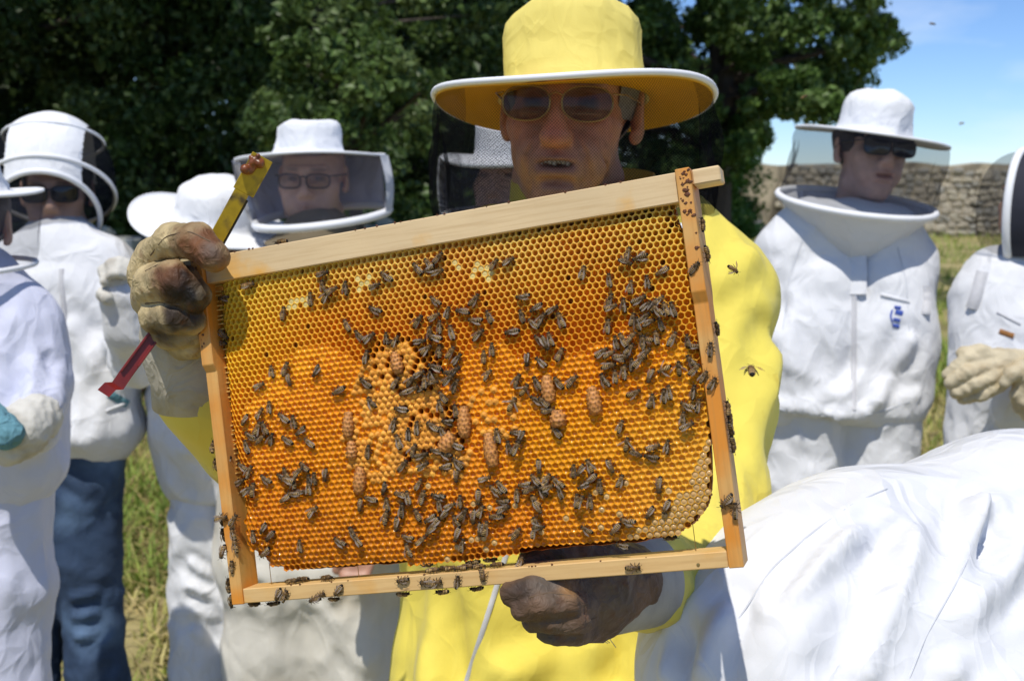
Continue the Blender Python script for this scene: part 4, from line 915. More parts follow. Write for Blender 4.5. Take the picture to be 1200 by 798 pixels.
def project(V):
    c = (np.asarray(V)-np.array((0, 0, EYE)))@CAM3; return 600+F*c[:, 0]/c[:, 2], 399-F*c[:, 1]/c[:, 2], c[:, 2]
def snap(o, px, py, r=9):
    """the front-most point of a built garment near a pixel, with its normal"""
    me = o.data; V = np.zeros(len(me.vertices)*3, np.float32); me.vertices.foreach_get('co', V); V = V.reshape(-1, 3)+base(o)
    x, y, d = project(V); w_ = (x-px)**2+(y-py)**2; k = np.where(w_ < r*r)[0]
    if len(k) == 0: k = np.argsort(w_)[:4]
    dm = d[k].min(); k = k[d[k] < dm+.03]; k = k[np.argsort(w_[k])[:4]]
    return C(px, py, d[k].mean())
def strip(o, pts, wd, lift, m, name, parent=None, n=24):
    """a flat tape laid over a garment along a line"""
    P = []; pts = np.array(pts, float); t = np.linspace(0, len(pts)-1, n)
    for s_ in t:
        i = min(int(s_), len(pts)-2); q = pts[i]*(1-s_+i)+pts[i+1]*(s_-i); P.append(snap(o, *q))
    P = np.array(P); 
    for _ in range(3): P[1:-1] = (P[:-2]+P[1:-1]*2+P[2:])/4
    T = np.gradient(P, axis=0); v = P-np.array((0, 0, EYE)); v /= np.linalg.norm(v, axis=1)[:, None]; S_ = np.cross(T, v); S_ /= np.linalg.norm(S_, axis=1)[:, None]
    V = np.concatenate([P-v*lift+S_*wd*a-v*b for a, b in ((-1, -.4*lift), (-.55, lift*.4), (.55, lift*.4), (1, -.4*lift))])
    f = [(a*n+i, a*n+i+1, (a+1)*n+i+1, (a+1)*n+i) for a in range(3) for i in range(n-1)]
    return part(name, (V, f), m, parent or o)

# ============================================================ the beekeeper in yellow
man = thing('person', ground_root(C(676, 400, 1.42)), 'beekeeper in yellow jacket and yellow veiled hat holding the comb frame', 'person')
Wd = head(man, C(670, 126, 1.40), yaw=-.20, pitch=-.02, roll=.03, h=.0024, tone=(.70, .34, .185), smile=1, hair=M['hair'], stubble=.30, fat=.98, s=1.03, old=1)
J = [(np.array([-.022+.044*i/16, 0, 0]), 0) for i in range(17)]
ms = []
for i in range(8): ms.append(box(-.0205+.0051*i, -.0205+.0051*i+.0048, -.0970+.16*abs(-.018+.0051*i)**1.2, -.088, -.0712+.0011*((i*5) % 3), -.0645, .0012))
T_ = join(*ms); part('teeth', (Wd(T_[0]), T_[1]), M['teeth'], man)
glasses(man, Wd, 'round', 'clear', 'gilt', .0275, .0200, 0.000, -.116, .0011)
HM = rotframe((.0, .15, 1))
hat_m, P = hat(man, C(672, 115, 1.402), HM, .172, .0885, .1165, M['hatyellow'], .006, .006, 2, .0038, 1.05, glow_layer=M['glow_layer'], dome=.15)
veil(man, C(672, 115, 1.402)+(P-C(672, 115, 1.402))*.985-np.array((0, 0, .006)), C(674, 268, 1.44), rotframe((0, .05, 1)), .172, .150, 'net', True, .009, 1, .000, 16, .007, side='netside')
d = 1.42
ys = garment('jacket', [([C(600, 370, d), C(586, 560, d), C(590, 800, d), C(590, 960, d)], [.115, .125, .130, .13]), ([C(750, 370, d), C(755, 560, d), C(745, 800, d), C(745, 960, d)], [.115, .125, .130, .13]),
        ([C(675, 300, d), C(590, 330, d), C(522, 368, d)], [.068, .068, .062]), ([C(675, 292, d), C(775, 305, d), C(842, 346, 1.39)], [.07, .078, .062]),
        ([C(842, 346, 1.39), C(846, 460, 1.36), C(834, 575, 1.28)], [.062, .057, .055]), ([C(834, 575, 1.28), C(805, 640, 1.16), C(752, 682, 1.035)], [.060, .052, .043], .03),
        ([C(522, 368, d), C(445, 465, 1.36), C(352, 560, 1.27)], [.062, .06, .058]), ([C(352, 560, 1.27), C(300, 510, 1.17), C(243, 462, 1.09)], [.058, .052, .045], .03)],
        .0085, man, M['yellow'], amp=.0065, freq=11, stretch=(1, .8, .45), seed=3, pad=.15, k=.05, it=2,
        folds=[(C(905, 420, 1.34), C(860, 560, 1.26), .016, .012), (C(880, 380, 1.33), C(835, 520, 1.28), .014, -.010), (C(860, 600, 1.23), C(800, 600, 1.15), .014, .012), (C(838, 560, 1.2), C(815, 640, 1.1), .012, .014), (C(790, 640, 1.08), C(830, 700, 1.1), .009, .012), (C(812, 610, 1.12), C(790, 700, 1.06), .009, -.010), (C(845, 520, 1.26), C(800, 590, 1.2), .010, .012), (C(838, 600, 1.2), C(770, 655, 1.0), .008, .010), (C(760, 650, 1.0), C(790, 700, 1.02), .008, -.008), (C(470, 700, 1.3), C(500, 800, 1.3), .02, .014),
               (C(520, 690, 1.29), C(530, 800, 1.29), .02, -.012), (C(690, 760, 1.28), C(600, 790, 1.28), .02, .012), (C(740, 720, 1.28), C(720, 800, 1.28), .018, -.016), (C(845, 330, 1.32), C(880, 300, 1.34), .015, .008), (C(790, 670, 1.03), C(800, 720, 1.05), .010, .010)])
strip(ys, [(596, 640), (578, 700), (562, 750), (546, 800)], .0030, .0014, M['zip'], 'zip')
part('collar', lathe([(.100, -.035), (.094, .0), (.090, .030), (.087, .031), (.088, .0), (.095, -.035)], C(684, 236, 1.43), rotframe((-.05, -.12, 1)), 48), M['yellow'], man)
garment('trousers', [([C(620, 900, d), down(C(615, 900, d), .5), down(C(610, 900, d), .03)], [.11, .085, .065]), ([C(725, 900, d), down(C(735, 900, d), .5), down(C(735, 900, d), .03)], [.11, .085, .065])], .014, man, M['jeans'], amp=.008, freq=11, seed=5)

# right hand glove (at the left of the picture), gripping bar end and hive tool
def glove_col(V, stains, basec, dark=(.02, .014, .010)):
    col = np.tile(np.array(basec), (len(V), 1))*(1+.5*(fbm(V*60, 8, 3)-.5))[:, None]
    for (c_, r_, cc, a_) in stains:
        w_ = a_*np.clip(1.4-np.linalg.norm(V-np.array(c_), axis=1)/r_+.9*(fbm(V*90, 12, 2)-.5), 0, 1); col = col*(1-w_[:, None])+np.array(cc)*w_[:, None]
    return np.clip(col, .005, .9)
S = SDF(C(235, 370, 1.03)-.115, C(235, 370, 1.03)+.115, .0024)
kf = .0028
S.chain([C(232, 398, 1.075), C(226, 380, 1.066), C(212, 345, 1.05)], [.034, .035, .034], k=.02)             # back of hand / palm
S.chain([C(190, 330, 1.04), C(180, 322, 1.03), C(181, 302, 1.02)], [.024, .0205, .0175], k=.010)           # thumb base
S.chain([C(181, 302, 1.02), C(203, 282, .985), C(230, 283, .958), C(251, 301, .945)], [.0150, .0148, .0158, .0130], k=.004)   # thumb over the bar
S.chain([C(180, 350, 1.03), C(184, 336, .992), C(207, 330, .964), C(228, 347, .966)], [.0200, .0195, .0185, .0145], k=.003)      # index
S.chain([C(188, 376, 1.03), C(185, 370, .992), C(206, 372, .970), C(226, 377, .974)], [.0150, .0150, .0142, .0118], k=.002)      # middle
S.chain([C(200, 394, 1.035), C(197, 390, 1.00), C(212, 391, .986), C(227, 392, .990)], [.0132, .0132, .0124, .0106], k=.002)     # ring
S.chain([C(212, 407, 1.04), C(214, 405, 1.012), C(226, 405, 1.002), C(234, 405, 1.004)], [.0118, .0116, .0112, .0100], k=.002)   # little
S.cone(C(212, 309, .968), C(238, 317, .952), .0055, .0040, k=.003, sub=True)
V, Q = S.mesh(0); V = cloth(V, Q, .0010, 70, (1, 1, 1), 4, (), .5, 1)
col = glove_col(V, [(C(240, 287, .94), .030, (.16, .055, .018), .95), (C(247, 292, .93), .010, (.12, .10, .085), .6), (C(203, 330, .95), .024, (.15, .052, .018), .95), (C(220, 350, .95), .024, (.010, .008, .007), 1), (C(212, 372, .955), .018, (.035, .022, .014), .95),
                    (C(195, 388, .98), .020, (.03, .02, .014), .9), (C(230, 400, 1.03), .028, (.07, .055, .04), .8), (C(222, 283, .96), .016, (.17, .07, .022), .7), (C(188, 318, .98), .014, (.12, .06, .025), .5)], (.50, .39, .205))
gR = part('glove', (V, Q), M['leather'], man, True, col, label='stained tan leather glove gripping the frame corner and a hive tool')
M['gloveseam'] = mat('dark_glove_seam', (.12, .075, .04), .8, .2, 90)
for ln in ([(170, 318), (190, 308), (212, 312), (234, 330)], [(176, 300), (194, 277), (222, 271), (246, 283)], [(168, 356), (186, 354), (210, 357), (228, 362)]): strip(gR, ln, .0006, .0004, M['gloveseam'], 'seam')
part('cuff', lathe([(.036, .052), (.040, .035), (.0415, .015), (.044, -.01), (.047, -.035), (.045, -.036), (.041, -.01), (.038, .02), (.033, .052)], C(226, 424, 1.075), rotframe(C(208, 350, 1.05)-C(243, 470, 1.095)), 44, fn=lambda V: V+np.stack([.005*(ridged(V*np.array((20, 20, 50)), 3)-.4)*V[:, 0]/.04, .005*(ridged(V*np.array((20, 20, 50)), 3)-.4)*V[:, 1]/.04, .004*(vnoise(V*40, 2)-.5)], 1)), M['canvas'], gR)
# left hand glove, under the bottom bar
S = SDF(C(670, 690, .935)-.115, C(670, 690, .935)+.115, .0024)
S.chain([C(730, 680, .985), C(690, 690, .962), C(662, 700, .950)], [.034, .037, .034], k=.02)
S.chain([C(678, 668, .950), C(655, 655, .940), C(638, 651, .932), C(624, 660, .924)], [.0150, .0148, .0140, .0115], k=kf)     # index, behind the bar
S.chain([C(700, 664, .955), C(680, 651, .950), C(660, 646, .945), C(644, 651, .940)], [.0150, .0148, .0132, .0112], k=kf)
S.chain([C(692, 694, .945), C(655, 690, .900), C(624, 692, .892), C(600, 696, .898)], [.0145, .0112, .0110, .0094], k=.0015)    # thumb along the bar
S.chain([C(692, 710, .940), C(662, 708, .890), C(634, 709, .882), C(612, 714, .890)], [.0140, .0108, .0102, .0088], k=.0015)
S.chain([C(694, 724, .942), C(668, 726, .896), C(642, 727, .890), C(624, 729, .898)], [.0130, .0104, .0098, .0084], k=.0015)
S.chain([C(698, 736, .948), C(676, 741, .912), C(654, 742, .906), C(640, 741, .912)], [.0110, .0094, .0088, .0076], k=.0015)
S.ell(C(694, 716, .962), (.030, .030, .024), k=.006)
V, Q = S.mesh(0); V = cloth(V, Q, .0012, 60, (.6, 1, 1), 6, (), .5, 1)
col = glove_col(V, [(C(640, 688, .89), .018, (.10, .085, .07), .8), (C(608, 698, .89), .014, (.03, .02, .016), .8), (C(668, 722, .9), .011, (.30, .10, .035), .95), (C(662, 698, .89), .009, (.36, .19, .07), .9), (C(638, 652, .92), .008, (.30, .13, .04), .8), (C(640, 735, .91), .03, (.13, .105, .08), .8), (C(640, 655, .92), .02, (.04, .025, .018), .9), (C(705, 690, .94), .03, (.17, .14, .11), .7)], (.15, .088, .052))
gL = part('glove', (V, Q), M['leather'], man, True, col, label='dark greasy leather glove under the bottom bar of the frame')
for ln in ([(602, 687), (630, 679), (660, 681)], [(620, 700), (645, 694), (680, 700)], [(640, 742), (670, 738), (700, 722)]): strip(gL, ln, .0006, .0004, M['gloveseam'], 'seam')
part('cuff', lathe([(.040, .045), (.041, .02), (.042, -.01), (.044, -.034), (.042, -.035), (.040, -.01), (.037, .045)], C(728, 684, 1.0), rotframe(C(668, 702, .95)-C(755, 682, 1.035)), 60, fn=lambda V: V*np.stack([1+.018*np.sin(np.arctan2(V[:, 1], V[:, 0])*30), 1+.018*np.sin(np.arctan2(V[:, 1], V[:, 0])*30), np.ones(len(V))], 1)), M['knit'], gL)
th = []
for i in range(7):
    a = C(705+i*2, 735-i, .955); th.append(tube([a, a+np.array((.006*random.uniform(-1, 1), -.004, -.010)), a+np.array((.012*random.uniform(-1, 1), -.002, -.017*random.uniform(.4, 1.2)))], .00035, 4))
part('loose_threads', join(*th), M['knit'], gL)
# hive tool held in the right glove
tool = thing('hive_tool', C(215, 350, 1.0), 'steel hive tool, yellow blade up and red hooked end down, held in the glove', 'hive tool')
M['toolyellow'] = mat('worn_yellow_steel', (.52, .36, .02), .40, .3, 60, .3, 300, .0004, var2=(.10, .07, .03), v2scale=60, v2lo=.47, v2hi=.66, metal=.25)
M['toolred'] = mat('worn_red_paint', (.22, .018, .014), .4, .35, 60, .2, 300, .0003, var2=(.13, .03, .02), v2scale=40, v2lo=.55, v2hi=.7)
M['steel'] = mat('dark_steel', (.05, .045, .035), .4, .4, 60, metal=.6)
a0, a1, a2 = C(249, 287, 1.00), C(288, 222, .995), C(306, 183, .992)
ax = (a2-a0)/np.linalg.norm(a2-a0); nv = -np.array(CF)+.45*np.array((1, 0, 0)); nv -= ax*(nv@ax); nv /= np.linalg.norm(nv); sv = np.cross(nv, ax)
TM = np.stack([sv, ax, nv], 1); L = np.linalg.norm(a2-a0)
part('blade', (join(box(-.0068, .0062, -.06, L*.60, -.0013, .0013, .0004), box(-.0112, .0080, L*.60, L, -.0012, .0012, .0004))[0]@TM.T+a0, join(box(-.0068, .0062, -.06, L*.60, -.0013, .0013, .0004), box(-.0112, .0080, L*.60, L, -.0012, .0012, .0004))[1]), M['toolyellow'], tool, False)
e_ = box(-.0090, -.0069, -.02, L*.55, -.003, -.0002, .0003); part('edge', (e_[0]@TM.T+a0, e_[1]), M['steel'], tool, False)
S = SDF(a2-.03, a2+.03, .0012)
for i in range(16): S.ell(a2-ax*random.uniform(-.001, .017)+sv*random.uniform(-.003, .008)+nv*random.uniform(.001, .005), (random.uniform(.002, .0045),)*3, k=.001)
part('propolis_lump', S.mesh(0), mat('glossy_propolis', (.20, .055, .012), .3, .5, 200, .5, 500, .001), tool)
b0, b1, b2, b3 = C(196, 372, .998), C(146, 440, .985), C(138, 452, .983), C(121, 461, .972)
bx = (b1-b0)/np.linalg.norm(b1-b0); n2 = -np.array(CF)+.35*np.array((1, 0, 0)); n2 -= bx*(n2@bx); n2 /= np.linalg.norm(n2); s2 = np.cross(n2, bx); TB_ = np.stack([s2, bx, n2], 1); L2 = np.linalg.norm(b1-b0)
q = join(box(-.0056, .0056, -.02, L2, -.0012, .0012, .0004), box(-.0056, -.0036, -.02, L2*.98, .0012, .0045, .0004), box(.0036, .0056, -.02, L2*.8, .0012, .0035, .0004)); part('handle', (q[0]@TB_.T+b0, q[1]), M['toolred'], tool, False)
Pt = np.array([b1-bx*.002, b2, (b2+b3)/2+np.array((0, 0, .003)), b3]); V = np.concatenate([Pt+s2*a+n2*b for a, b in ((-.0056, .0015), (.0056, .0015), (.0056, -.0015), (-.0056, -.0015))])
part('hook', (V, [(a*4+i, a*4+i+1, ((a+1) % 4)*4+i+1, ((a+1) % 4)*4+i) for a in range(4) for i in range(3)]+[(0, 4, 8, 12), (3, 15, 11, 7)]), M['toolred'], tool, False)
put_bee(C(610, 660, .905), (.3, .4, .6), (-.3, -.9, .1), 0, 'honeybee on the fingertip of the lower glove', group=G2)

# ============================================================ woman in white, right
d = 2.75
wo = thing('person', ground_root(C(990, 400, d)), 'woman in white bee suit with veiled white hat by the stone wall', 'person')
Wd = head(wo, C(1019, 175, 2.80), yaw=.14, pitch=-.05, roll=.10, h=.0042, tone=(.68, .43, .34), smile=1, hair=M['darkhair'], fat=.95)
glasses(wo, Wd, 'square', 'lens', 'plastic', .031, .021, 0, -.118, .002)
V1, Q1 = SDF((-.1, -.2, 0), (.1, .14, .15), .005).ell((0, .018, .05), (.083, .103, .085), k=.01).ell((0, -.105, .018), (.062, .060, .007), k=.012).plane((0, 0, .010), (0, 0, -1)).plane((0, 0, .055), (0, 0, 1)).mesh(1)
part('cap', (Wd(V1), Q1), M['capnavy'], wo)
hb, P = hat(wo, C(1022, 158, d), rotframe((.15, -.04, 1)), .180, .088, .108, M['hatwhite'], .004, .004, 5, .0035, 1.05, dome=.5)
B = veil(wo, P-np.array((0, 0, .004)), C(1003, 238, 2.73), rotframe((.10, -.17, 1)), .186, .165, 'netfine', True, .009, 3, -.012, 14, .0085)
rm = rotframe((.10, -.17, 1))
part('veil_yoke', lathe([(.183, 0), (.165, -.022), (.14, -.052), (.115, -.085), (.09, -.12)], C(1003, 239, 2.73), rm, 60, 1, .9, lambda V: V*np.stack([1+.05*(ridged(V*16, 4)-.4)-.8*np.clip(-V[:, 2]-.06, 0, 1), 1+.05*(ridged(V*16, 4)-.4), 1+0*V[:, 0]], 1)), M['white'], wo)
jw = garment('jacket', [([C(955, 335, d), C(938, 400, d), C(930, 456, d)], [.104, .117, .122]), ([C(1040, 335, d), C(1035, 400, d), C(1030, 456, d)], [.105, .115, .122]), ([C(1000, 268, d), C(950, 272, d), C(916, 296, d)], [.06, .07, .062]), ([C(1000, 268, d), C(1045, 280, d), C(1070, 306, d)], [.06, .068, .058]),
        ([C(916, 296, d), C(900, 385, d), C(903, 470, 2.68)], [.062, .058, .05], .03), ([C(1066, 308, d), C(1070, 385, 2.8), C(1045, 440, 2.92)], [.054, .047, .042], .02)], .011, wo, M['white'],
        ells=[(C(976, 462, d), (.184, .16, .060))], amp=.0062, freq=10, stretch=(1, 1, .5), seed=11, it=2, k=.05,
        folds=[(C(905, 390, 2.6), C(950, 455, 2.6), .018, -.014), (C(1055, 380, 2.6), C(1010, 470, 2.6), .02, -.016), (C(1068, 400, 2.62), C(1030, 465, 2.6), .018, .016), (C(960, 360, 2.6), C(990, 420, 2.6), .025, .008), (C(890, 470, 2.65), C(980, 488, 2.6), .014, .014), (C(980, 488, 2.6), C(1070, 462, 2.65), .014, .014), (C(912, 320, 2.66), C(925, 430, 2.66), .014, -.016)])
tw = garment('trousers', [([C(938, 470, d), C(928, 620, d), down(C(922, 620, d), .45), down(C(918, 620, d), .02)], [.115, .10, .085, .075]), ([C(1025, 470, d), C(1018, 620, d), down(C(1012, 620, d), .45), down(C(1010, 620, d), .02)], [.112, .10, .085, .075])], .013, wo, M['white'], amp=.009, freq=10, seed=12, it=2, k=.03,
        folds=[(C(900, 500, 2.63), C(960, 530, 2.62), .016, .016), (C(985, 490, 2.62), C(965, 560, 2.62), .014, -.02), (C(1040, 500, 2.63), C(1020, 560, 2.62), .014, .012)])
strip(jw, [(1001, 285), (1001, 345)], .028, .004, M['white'], 'zip_flap')
strip(jw, [(1001, 338), (1000, 480)], .006, .003, M['zip'], 'zip')
strip(jw, [(897, 474), (930, 484), (980, 489), (1030, 484), (1066, 470)], .0018, .0012, M['seam'], 'seam'); strip(jw, [(940, 283), (926, 320), (918, 380), (912, 440)], .0015, .0010, M['seam'], 'seam'); strip(jw, [(1052, 290), (1062, 330), (1066, 390)], .0015, .0010, M['seam'], 'seam')
pk = strip(jw, [(1032, 345), (1066, 354)], .004, .004, M['white'], 'pocket_flap'); 
M['logoblue'] = mat('blue_print', (.05, .10, .42), .8, .2, 60)
for pts, wd_ in (([(1048, 360), (1056, 361)], .004), ([(1049, 366), (1058, 368)], .007), ([(1047, 374), (1055, 376)], .004), ([(1046, 381), (1054, 383)], .004), ([(1046, 363), (1043, 371), (1046, 378)], .0022)): strip(jw, pts, wd_, .0025, M['logoblue'], 'printed_emblem', n=8)
strip(jw, [(1084, 335), (1085, 352), (1084, 368)], .012, .006, M['zip'], 'loose_strap')

# ============================================================ person at the right edge
d = 2.6
re = thing('person', ground_root(C(1205, 400, d)), 'person in white bee suit and tan gloves, cut off at the right edge', 'person')
Wd = head(re, C(1222, 232, d), yaw=-1.0, h=.005, tone=(.55, .33, .24), hair=M['darkhair'])
hm = rotframe((0, 0, 1), (.80, -.6, 0))     # right axis of the hood points away from the veil
cc = C(1195, 248, d-.02)
a = np.linspace(-.25*math.pi, 1.25*math.pi, 40); arch = cc+np.stack([0*a, .115*np.cos(a), .135*np.sin(a)], 1)@hm.T
part('hood_piping', tube(arch, .010, 8), M['piping'], re)
V = []; uvs = []
for i in range(13):
    t = i/12; V.append(cc+np.stack([-.085*math.sin(t*math.pi/2)+0*a, .115*np.cos(a)*math.cos(t*math.pi/2)**.6, .135*np.sin(a)*math.cos(t*math.pi/2)**.6], 1)@hm.T)
Vn = np.concatenate(V); fq = np.array([(i*40+j, i*40+j+1, (i+1)*40+j+1, (i+1)*40+j) for i in range(12) for j in range(39)])
part('veil', (Vn, fq), M['netfine'], re)
V = []
for i in range(9):
    t = i/8; r_ = math.cos(t*math.pi/2)**.5; V.append(cc+np.stack([.17*math.sin(t*math.pi/2)+0*a, .118*np.cos(a)*r_, .138*np.sin(a)*r_], 1)@hm.T)
fq = np.array([(i*40+j, i*40+j+1, (i+1)*40+j+1, (i+1)*40+j) for i in range(8) for j in range(39)])
part('hood', (np.concatenate(V), fq), M['capnavy'], re)
jr = garment('jacket', [([C(1180, 380, d), C(1178, 540, d)], [.115, .135]), ([C(1260, 380, d), C(1262, 540, d)], [.115, .135]), ([C(1215, 325, d), C(1172, 330, d), C(1150, 352, d)], [.075, .07, .062]), ([C(1215, 325, d), C(1270, 335, d)], [.075, .07]),
        ([C(1150, 352, d), C(1150, 430, d-.03), C(1195, 470, d-.14)], [.062, .058, .05], .03), ([C(1280, 350, d), C(1280, 450, d-.05), C(1225, 440, d-.2)], [.062, .058, .048], .03)], .011, re, M['white'], amp=.009, freq=10, seed=21, it=2,
        folds=[(C(1140, 320, 2.48), C(1120, 420, 2.48), .016, .014), (C(1150, 340, 2.45), C(1200, 380, 2.43), .016, -.01)])
garment('trousers', [([C(1185, 540, d), C(1180, 700, d), down(C(1178, 700, d), .02)], [.13, .1, .075]), ([C(1258, 540, d), C(1260, 700, d), down(C(1262, 700, d), .02)], [.13, .1, .075])], .014, re, M['white'], amp=.009, freq=10, seed=22)
def side_glove(name, root, m, wr, pm, tips, th_, pr=.034, fr=.0125, h=.0032, label=None):
    S = sdf_for([wr, pm]+[p for t in tips for p in t]+th_, .06, h); hand(S, wr, pm, None, tips, th_, pr, fr, .006); V, Q = S.mesh(1); V = cloth(V, Q, .0025, 40, (1, 1, 1), 5, (), .5, 1); return part(name, (V, Q), m, root, label=label)
g = 2.36
side_glove('glove', re, M['tanglove'], C(1215, 430, g+.03), C(1172, 428, g), [[C(1160, 418, g-.01), C(1135, 420, g-.015), C(1110, 438, g)], [C(1160, 428, g-.02), C(1135, 436, g-.03), C(1113, 449, g-.015)], [C(1165, 440, g-.025), C(1142, 450, g-.03), C(1120, 460, g-.015)], [C(1172, 450, g-.02), C(1152, 460, g-.02), C(1130, 466, g-.005)]],
           [C(1165, 418, g), C(1148, 412, g-.01), C(1128, 413, g)], .036, .0135)
side_glove('glove', re, M['tanglove'], C(1235, 425, g-.02), C(1205, 440, g-.04), [[C(1198, 450, g-.045), C(1192, 462, g-.04), C(1194, 478, g-.03)], [C(1205, 455, g-.05), C(1201, 470, g-.045), C(1203, 486, g-.03)], [C(1213, 458, g-.05), C(1211, 474, g-.045), C(1213, 488, g-.03)], [C(1220, 458, g-.045), C(1220, 472, g-.04), C(1222, 484, g-.03)]],
           [C(1196, 432, g-.05), C(1186, 438, g-.06), C(1178, 448, g-.055)], .036, .0135)
strip(jr, [(1171, 388), (1188, 394)], .006, .003, mat('brown_badge', (.30, .13, .03), .7, .3, 200), 'name_badge', n=8); strip(jr, [(1168, 366), (1196, 380)], .002, .002, M['zip'], 'pocket_edge', n=10)
strip(jr, [(1152, 318), (1145, 345), (1139, 362)], .014, .008, M['zip'], 'hanging_strap', n=10)

# ============================================================ white back in the foreground
bk = thing('person', ground_root(C(1180, 700, 1.3)), 'person bending over in the foreground, only a broad white back showing', 'person')
jb = garment('jacket', [([C(885, 772, 1.065), C(935, 752, 1.10), C(1020, 724, 1.17), C(1200, 698, 1.28), C(1400, 720, 1.36)], [.096, .118, .142, .173, .175]), ([C(900, 830, 1.05), C(1050, 850, 1.10), C(1300, 870, 1.25)], [.09, .14, .17]), ([C(890, 765, 1.065), C(842, 782, 1.06), C(838, 900, 1.08)], [.080, .058, .055], .04)],
        .0075, bk, M['white'], amp=.0028, freq=6.5, stretch=(.35, .6, 1), seed=31, it=1, k=.06, pad=.25, fine=.4,
        folds=[(C(870, 690, .98), C(1010, 545, 1.06), .008, 0.0097), (C(905, 700, .98), C(1060, 520, 1.08), .007, -0.0086), (C(930, 690, .98), C(1130, 520, 1.13), .009, 0.0108), (C(960, 780, .97), C(1040, 620, 1.04), .018, -0.0140), (C(1010, 790, .97), C(1080, 600, 1.05), .010, 0.0097), (C(1060, 780, 1.0), C(1150, 590, 1.1), .012, 0.0130), (C(1085, 790, 1.0), C(1200, 545, 1.12), .011, -0.0140), (C(1150, 700, 1.05), C(1170, 590, 1.1), .010, -0.0086), (C(1130, 790, 1.0), C(1215, 600, 1.12), .010, 0.0108), (C(850, 640, .99), C(910, 590, 1.04), .008, 0.0097),
               (C(1110, 790, .98), C(1200, 730, 1.05), .012, 0.0151), (C(800, 700, 1.0), C(800, 790, 1.0), .010, -0.0108), (C(830, 790, .98), C(850, 690, .99), .010, 0.0108), (C(985, 640, 1.02), C(1090, 530, 1.1), .007, 0.0065), (C(1180, 560, 1.12), C(1200, 500, 1.15), .008, 0.0065), (C(770, 720, 1.0), C(780, 790, 1.0), .008, 0.0086)])
for ln in ([(866, 724), (905, 665), (950, 625), (1000, 590), (1040, 572)], [(1065, 796), (1085, 745), (1125, 675), (1150, 620)]): strip(jb, ln, .0008, .0008, M['seam'], 'seam', n=40)
garment('trousers', [([C(1330, 760, 1.36), down(C(1330, 760, 1.36), .5), down(C(1330, 760, 1.36), .02)], [.16, .1, .07]), ([C(1420, 760, 1.25), down(C(1420, 760, 1.25), .5), down(C(1420, 760, 1.25), .02)], [.15, .1, .07])], .015, bk, M['jeans'])
head(bk, C(840, 960, 1.15), pitch=.9, h=.006); hat(bk, C(840, 935, 1.12), rotframe((-.3, -.5, 1)), .16, .088, .1, M['hatwhite'])

# ============================================================ people at the left and behind
d = 2.75
l2 = thing('person', ground_root(C(75, 400, d)), 'man in white jacket, arched veil hood, sunglasses and dark jeans', 'person')
Wd = head(l2, C(67, 222, 2.78), yaw=.22, pitch=.05, h=.0042, tone=(.64, .39, .29), hair=M['darkhair'])
glasses(l2, Wd, 'square', 'lens', 'plastic', .029, .020, 0, -.116, .002)
hc = C(62, 214, 2.80); hM = rotframe((.06, -.10, 1), (.97, .22, 0))@rotx(.0)
# hood: a cloth cap with two hooped openings of dark net, and a bowed net face window
def sph(u, v, rr_=(.148, .170, .172)):   # u round the head from the face, v up
    return np.stack([rr_[0]*np.sin(u)*np.cos(v), -rr_[1]*np.cos(u)*np.cos(v), rr_[2]*np.sin(v)], -1)
def patch(u0, u1, v0, v1, n=24, m=16, sc=1.0):
    U, Vv = np.meshgrid(np.linspace(u0, u1, n+1), np.linspace(v0, v1, m+1)); P = sph(U.ravel(), Vv.ravel())*sc
    return hc+P@hM.T, np.array([(i*(n+1)+j, i*(n+1)+j+1, (i+1)*(n+1)+j+1, (i+1)*(n+1)+j) for i in range(m) for j in range(n)])
def frontV(name, m_, keep, sc=1.0, n=64, k_=40, cl=0.0):
    """piece of the hood shell chosen by a test on hood coordinates"""
    U, Vv = np.meshgrid(np.linspace(-math.pi, math.pi, n+1), np.linspace(-1.0, 1.57, k_+1)); P = sph(U.ravel(), Vv.ravel())*sc
    P = P*(1+.03*(fbm(P*14, 5, 2)-.5)[:, None]) if cl else P
    fq = np.array([(i*(n+1)+j, i*(n+1)+j+1, (i+1)*(n+1)+j+1, (i+1)*(n+1)+j) for i in range(k_) for j in range(n)])
    cen = P[fq].mean(1); fq = fq[keep(cen)]
    return part(name, (hc+P@hM.T, fq), m_, l2)
R_ = np.array((.148, .170, .172))
pl1 = lambda c_: (c_[:, 2]/.172)*.74-(c_[:, 1]/-.170)*.67        # >0 above the lower hoop
f1 = lambda c_: c_[:, 2]-.090+.30*(-c_[:, 1])                     # hoop planes in hood space
f2 = lambda c_: c_[:, 2]-.035+.62*(c_[:, 1]+.02)
face_w = lambda c_: (-c_[:, 1]*.806-c_[:, 2]*.595) > .105
cloth_t = lambda c_: ~face_w(c_) & (np.abs(c_[:, 0]) < .085) & (c_[:, 2] > -.02)
frontV('veil', M['netfine'], face_w, 1.0, 160, 110)
frontV('hood', M['hatwhite'], cloth_t, 1.0, 220, 150, 1)
frontV('hood_net', M['netdark'], lambda c_: ~face_w(c_) & ~cloth_t(c_) & (c_[:, 2] > -.11), .995, 160, 110)
def hoop(off, r_, al=.80, be=.42):
    """the line where a plane cuts the hood shell"""
    nrm = np.array((0, al, be)); n1 = np.array((1., 0, 0)); n2 = np.cross(nrm/np.linalg.norm(nrm), n1); pts = []
    for t in np.linspace(0, 2*math.pi, 73):
        dv = math.cos(t)*n1+math.sin(t)*n2; o = nrm*off/(nrm@nrm); lo, hi = 0, .4
        for _ in range(24):
            mid = (lo+hi)/2; p = o+dv*mid
            if ((p/R_)**2).sum() > 1: hi = mid
            else: lo = mid
        pts.append(o+dv*lo)
    return part('hood_piping', tube(hc+(np.array(pts)*1.004)@hM.T, r_, 8, False), M['piping'], l2)
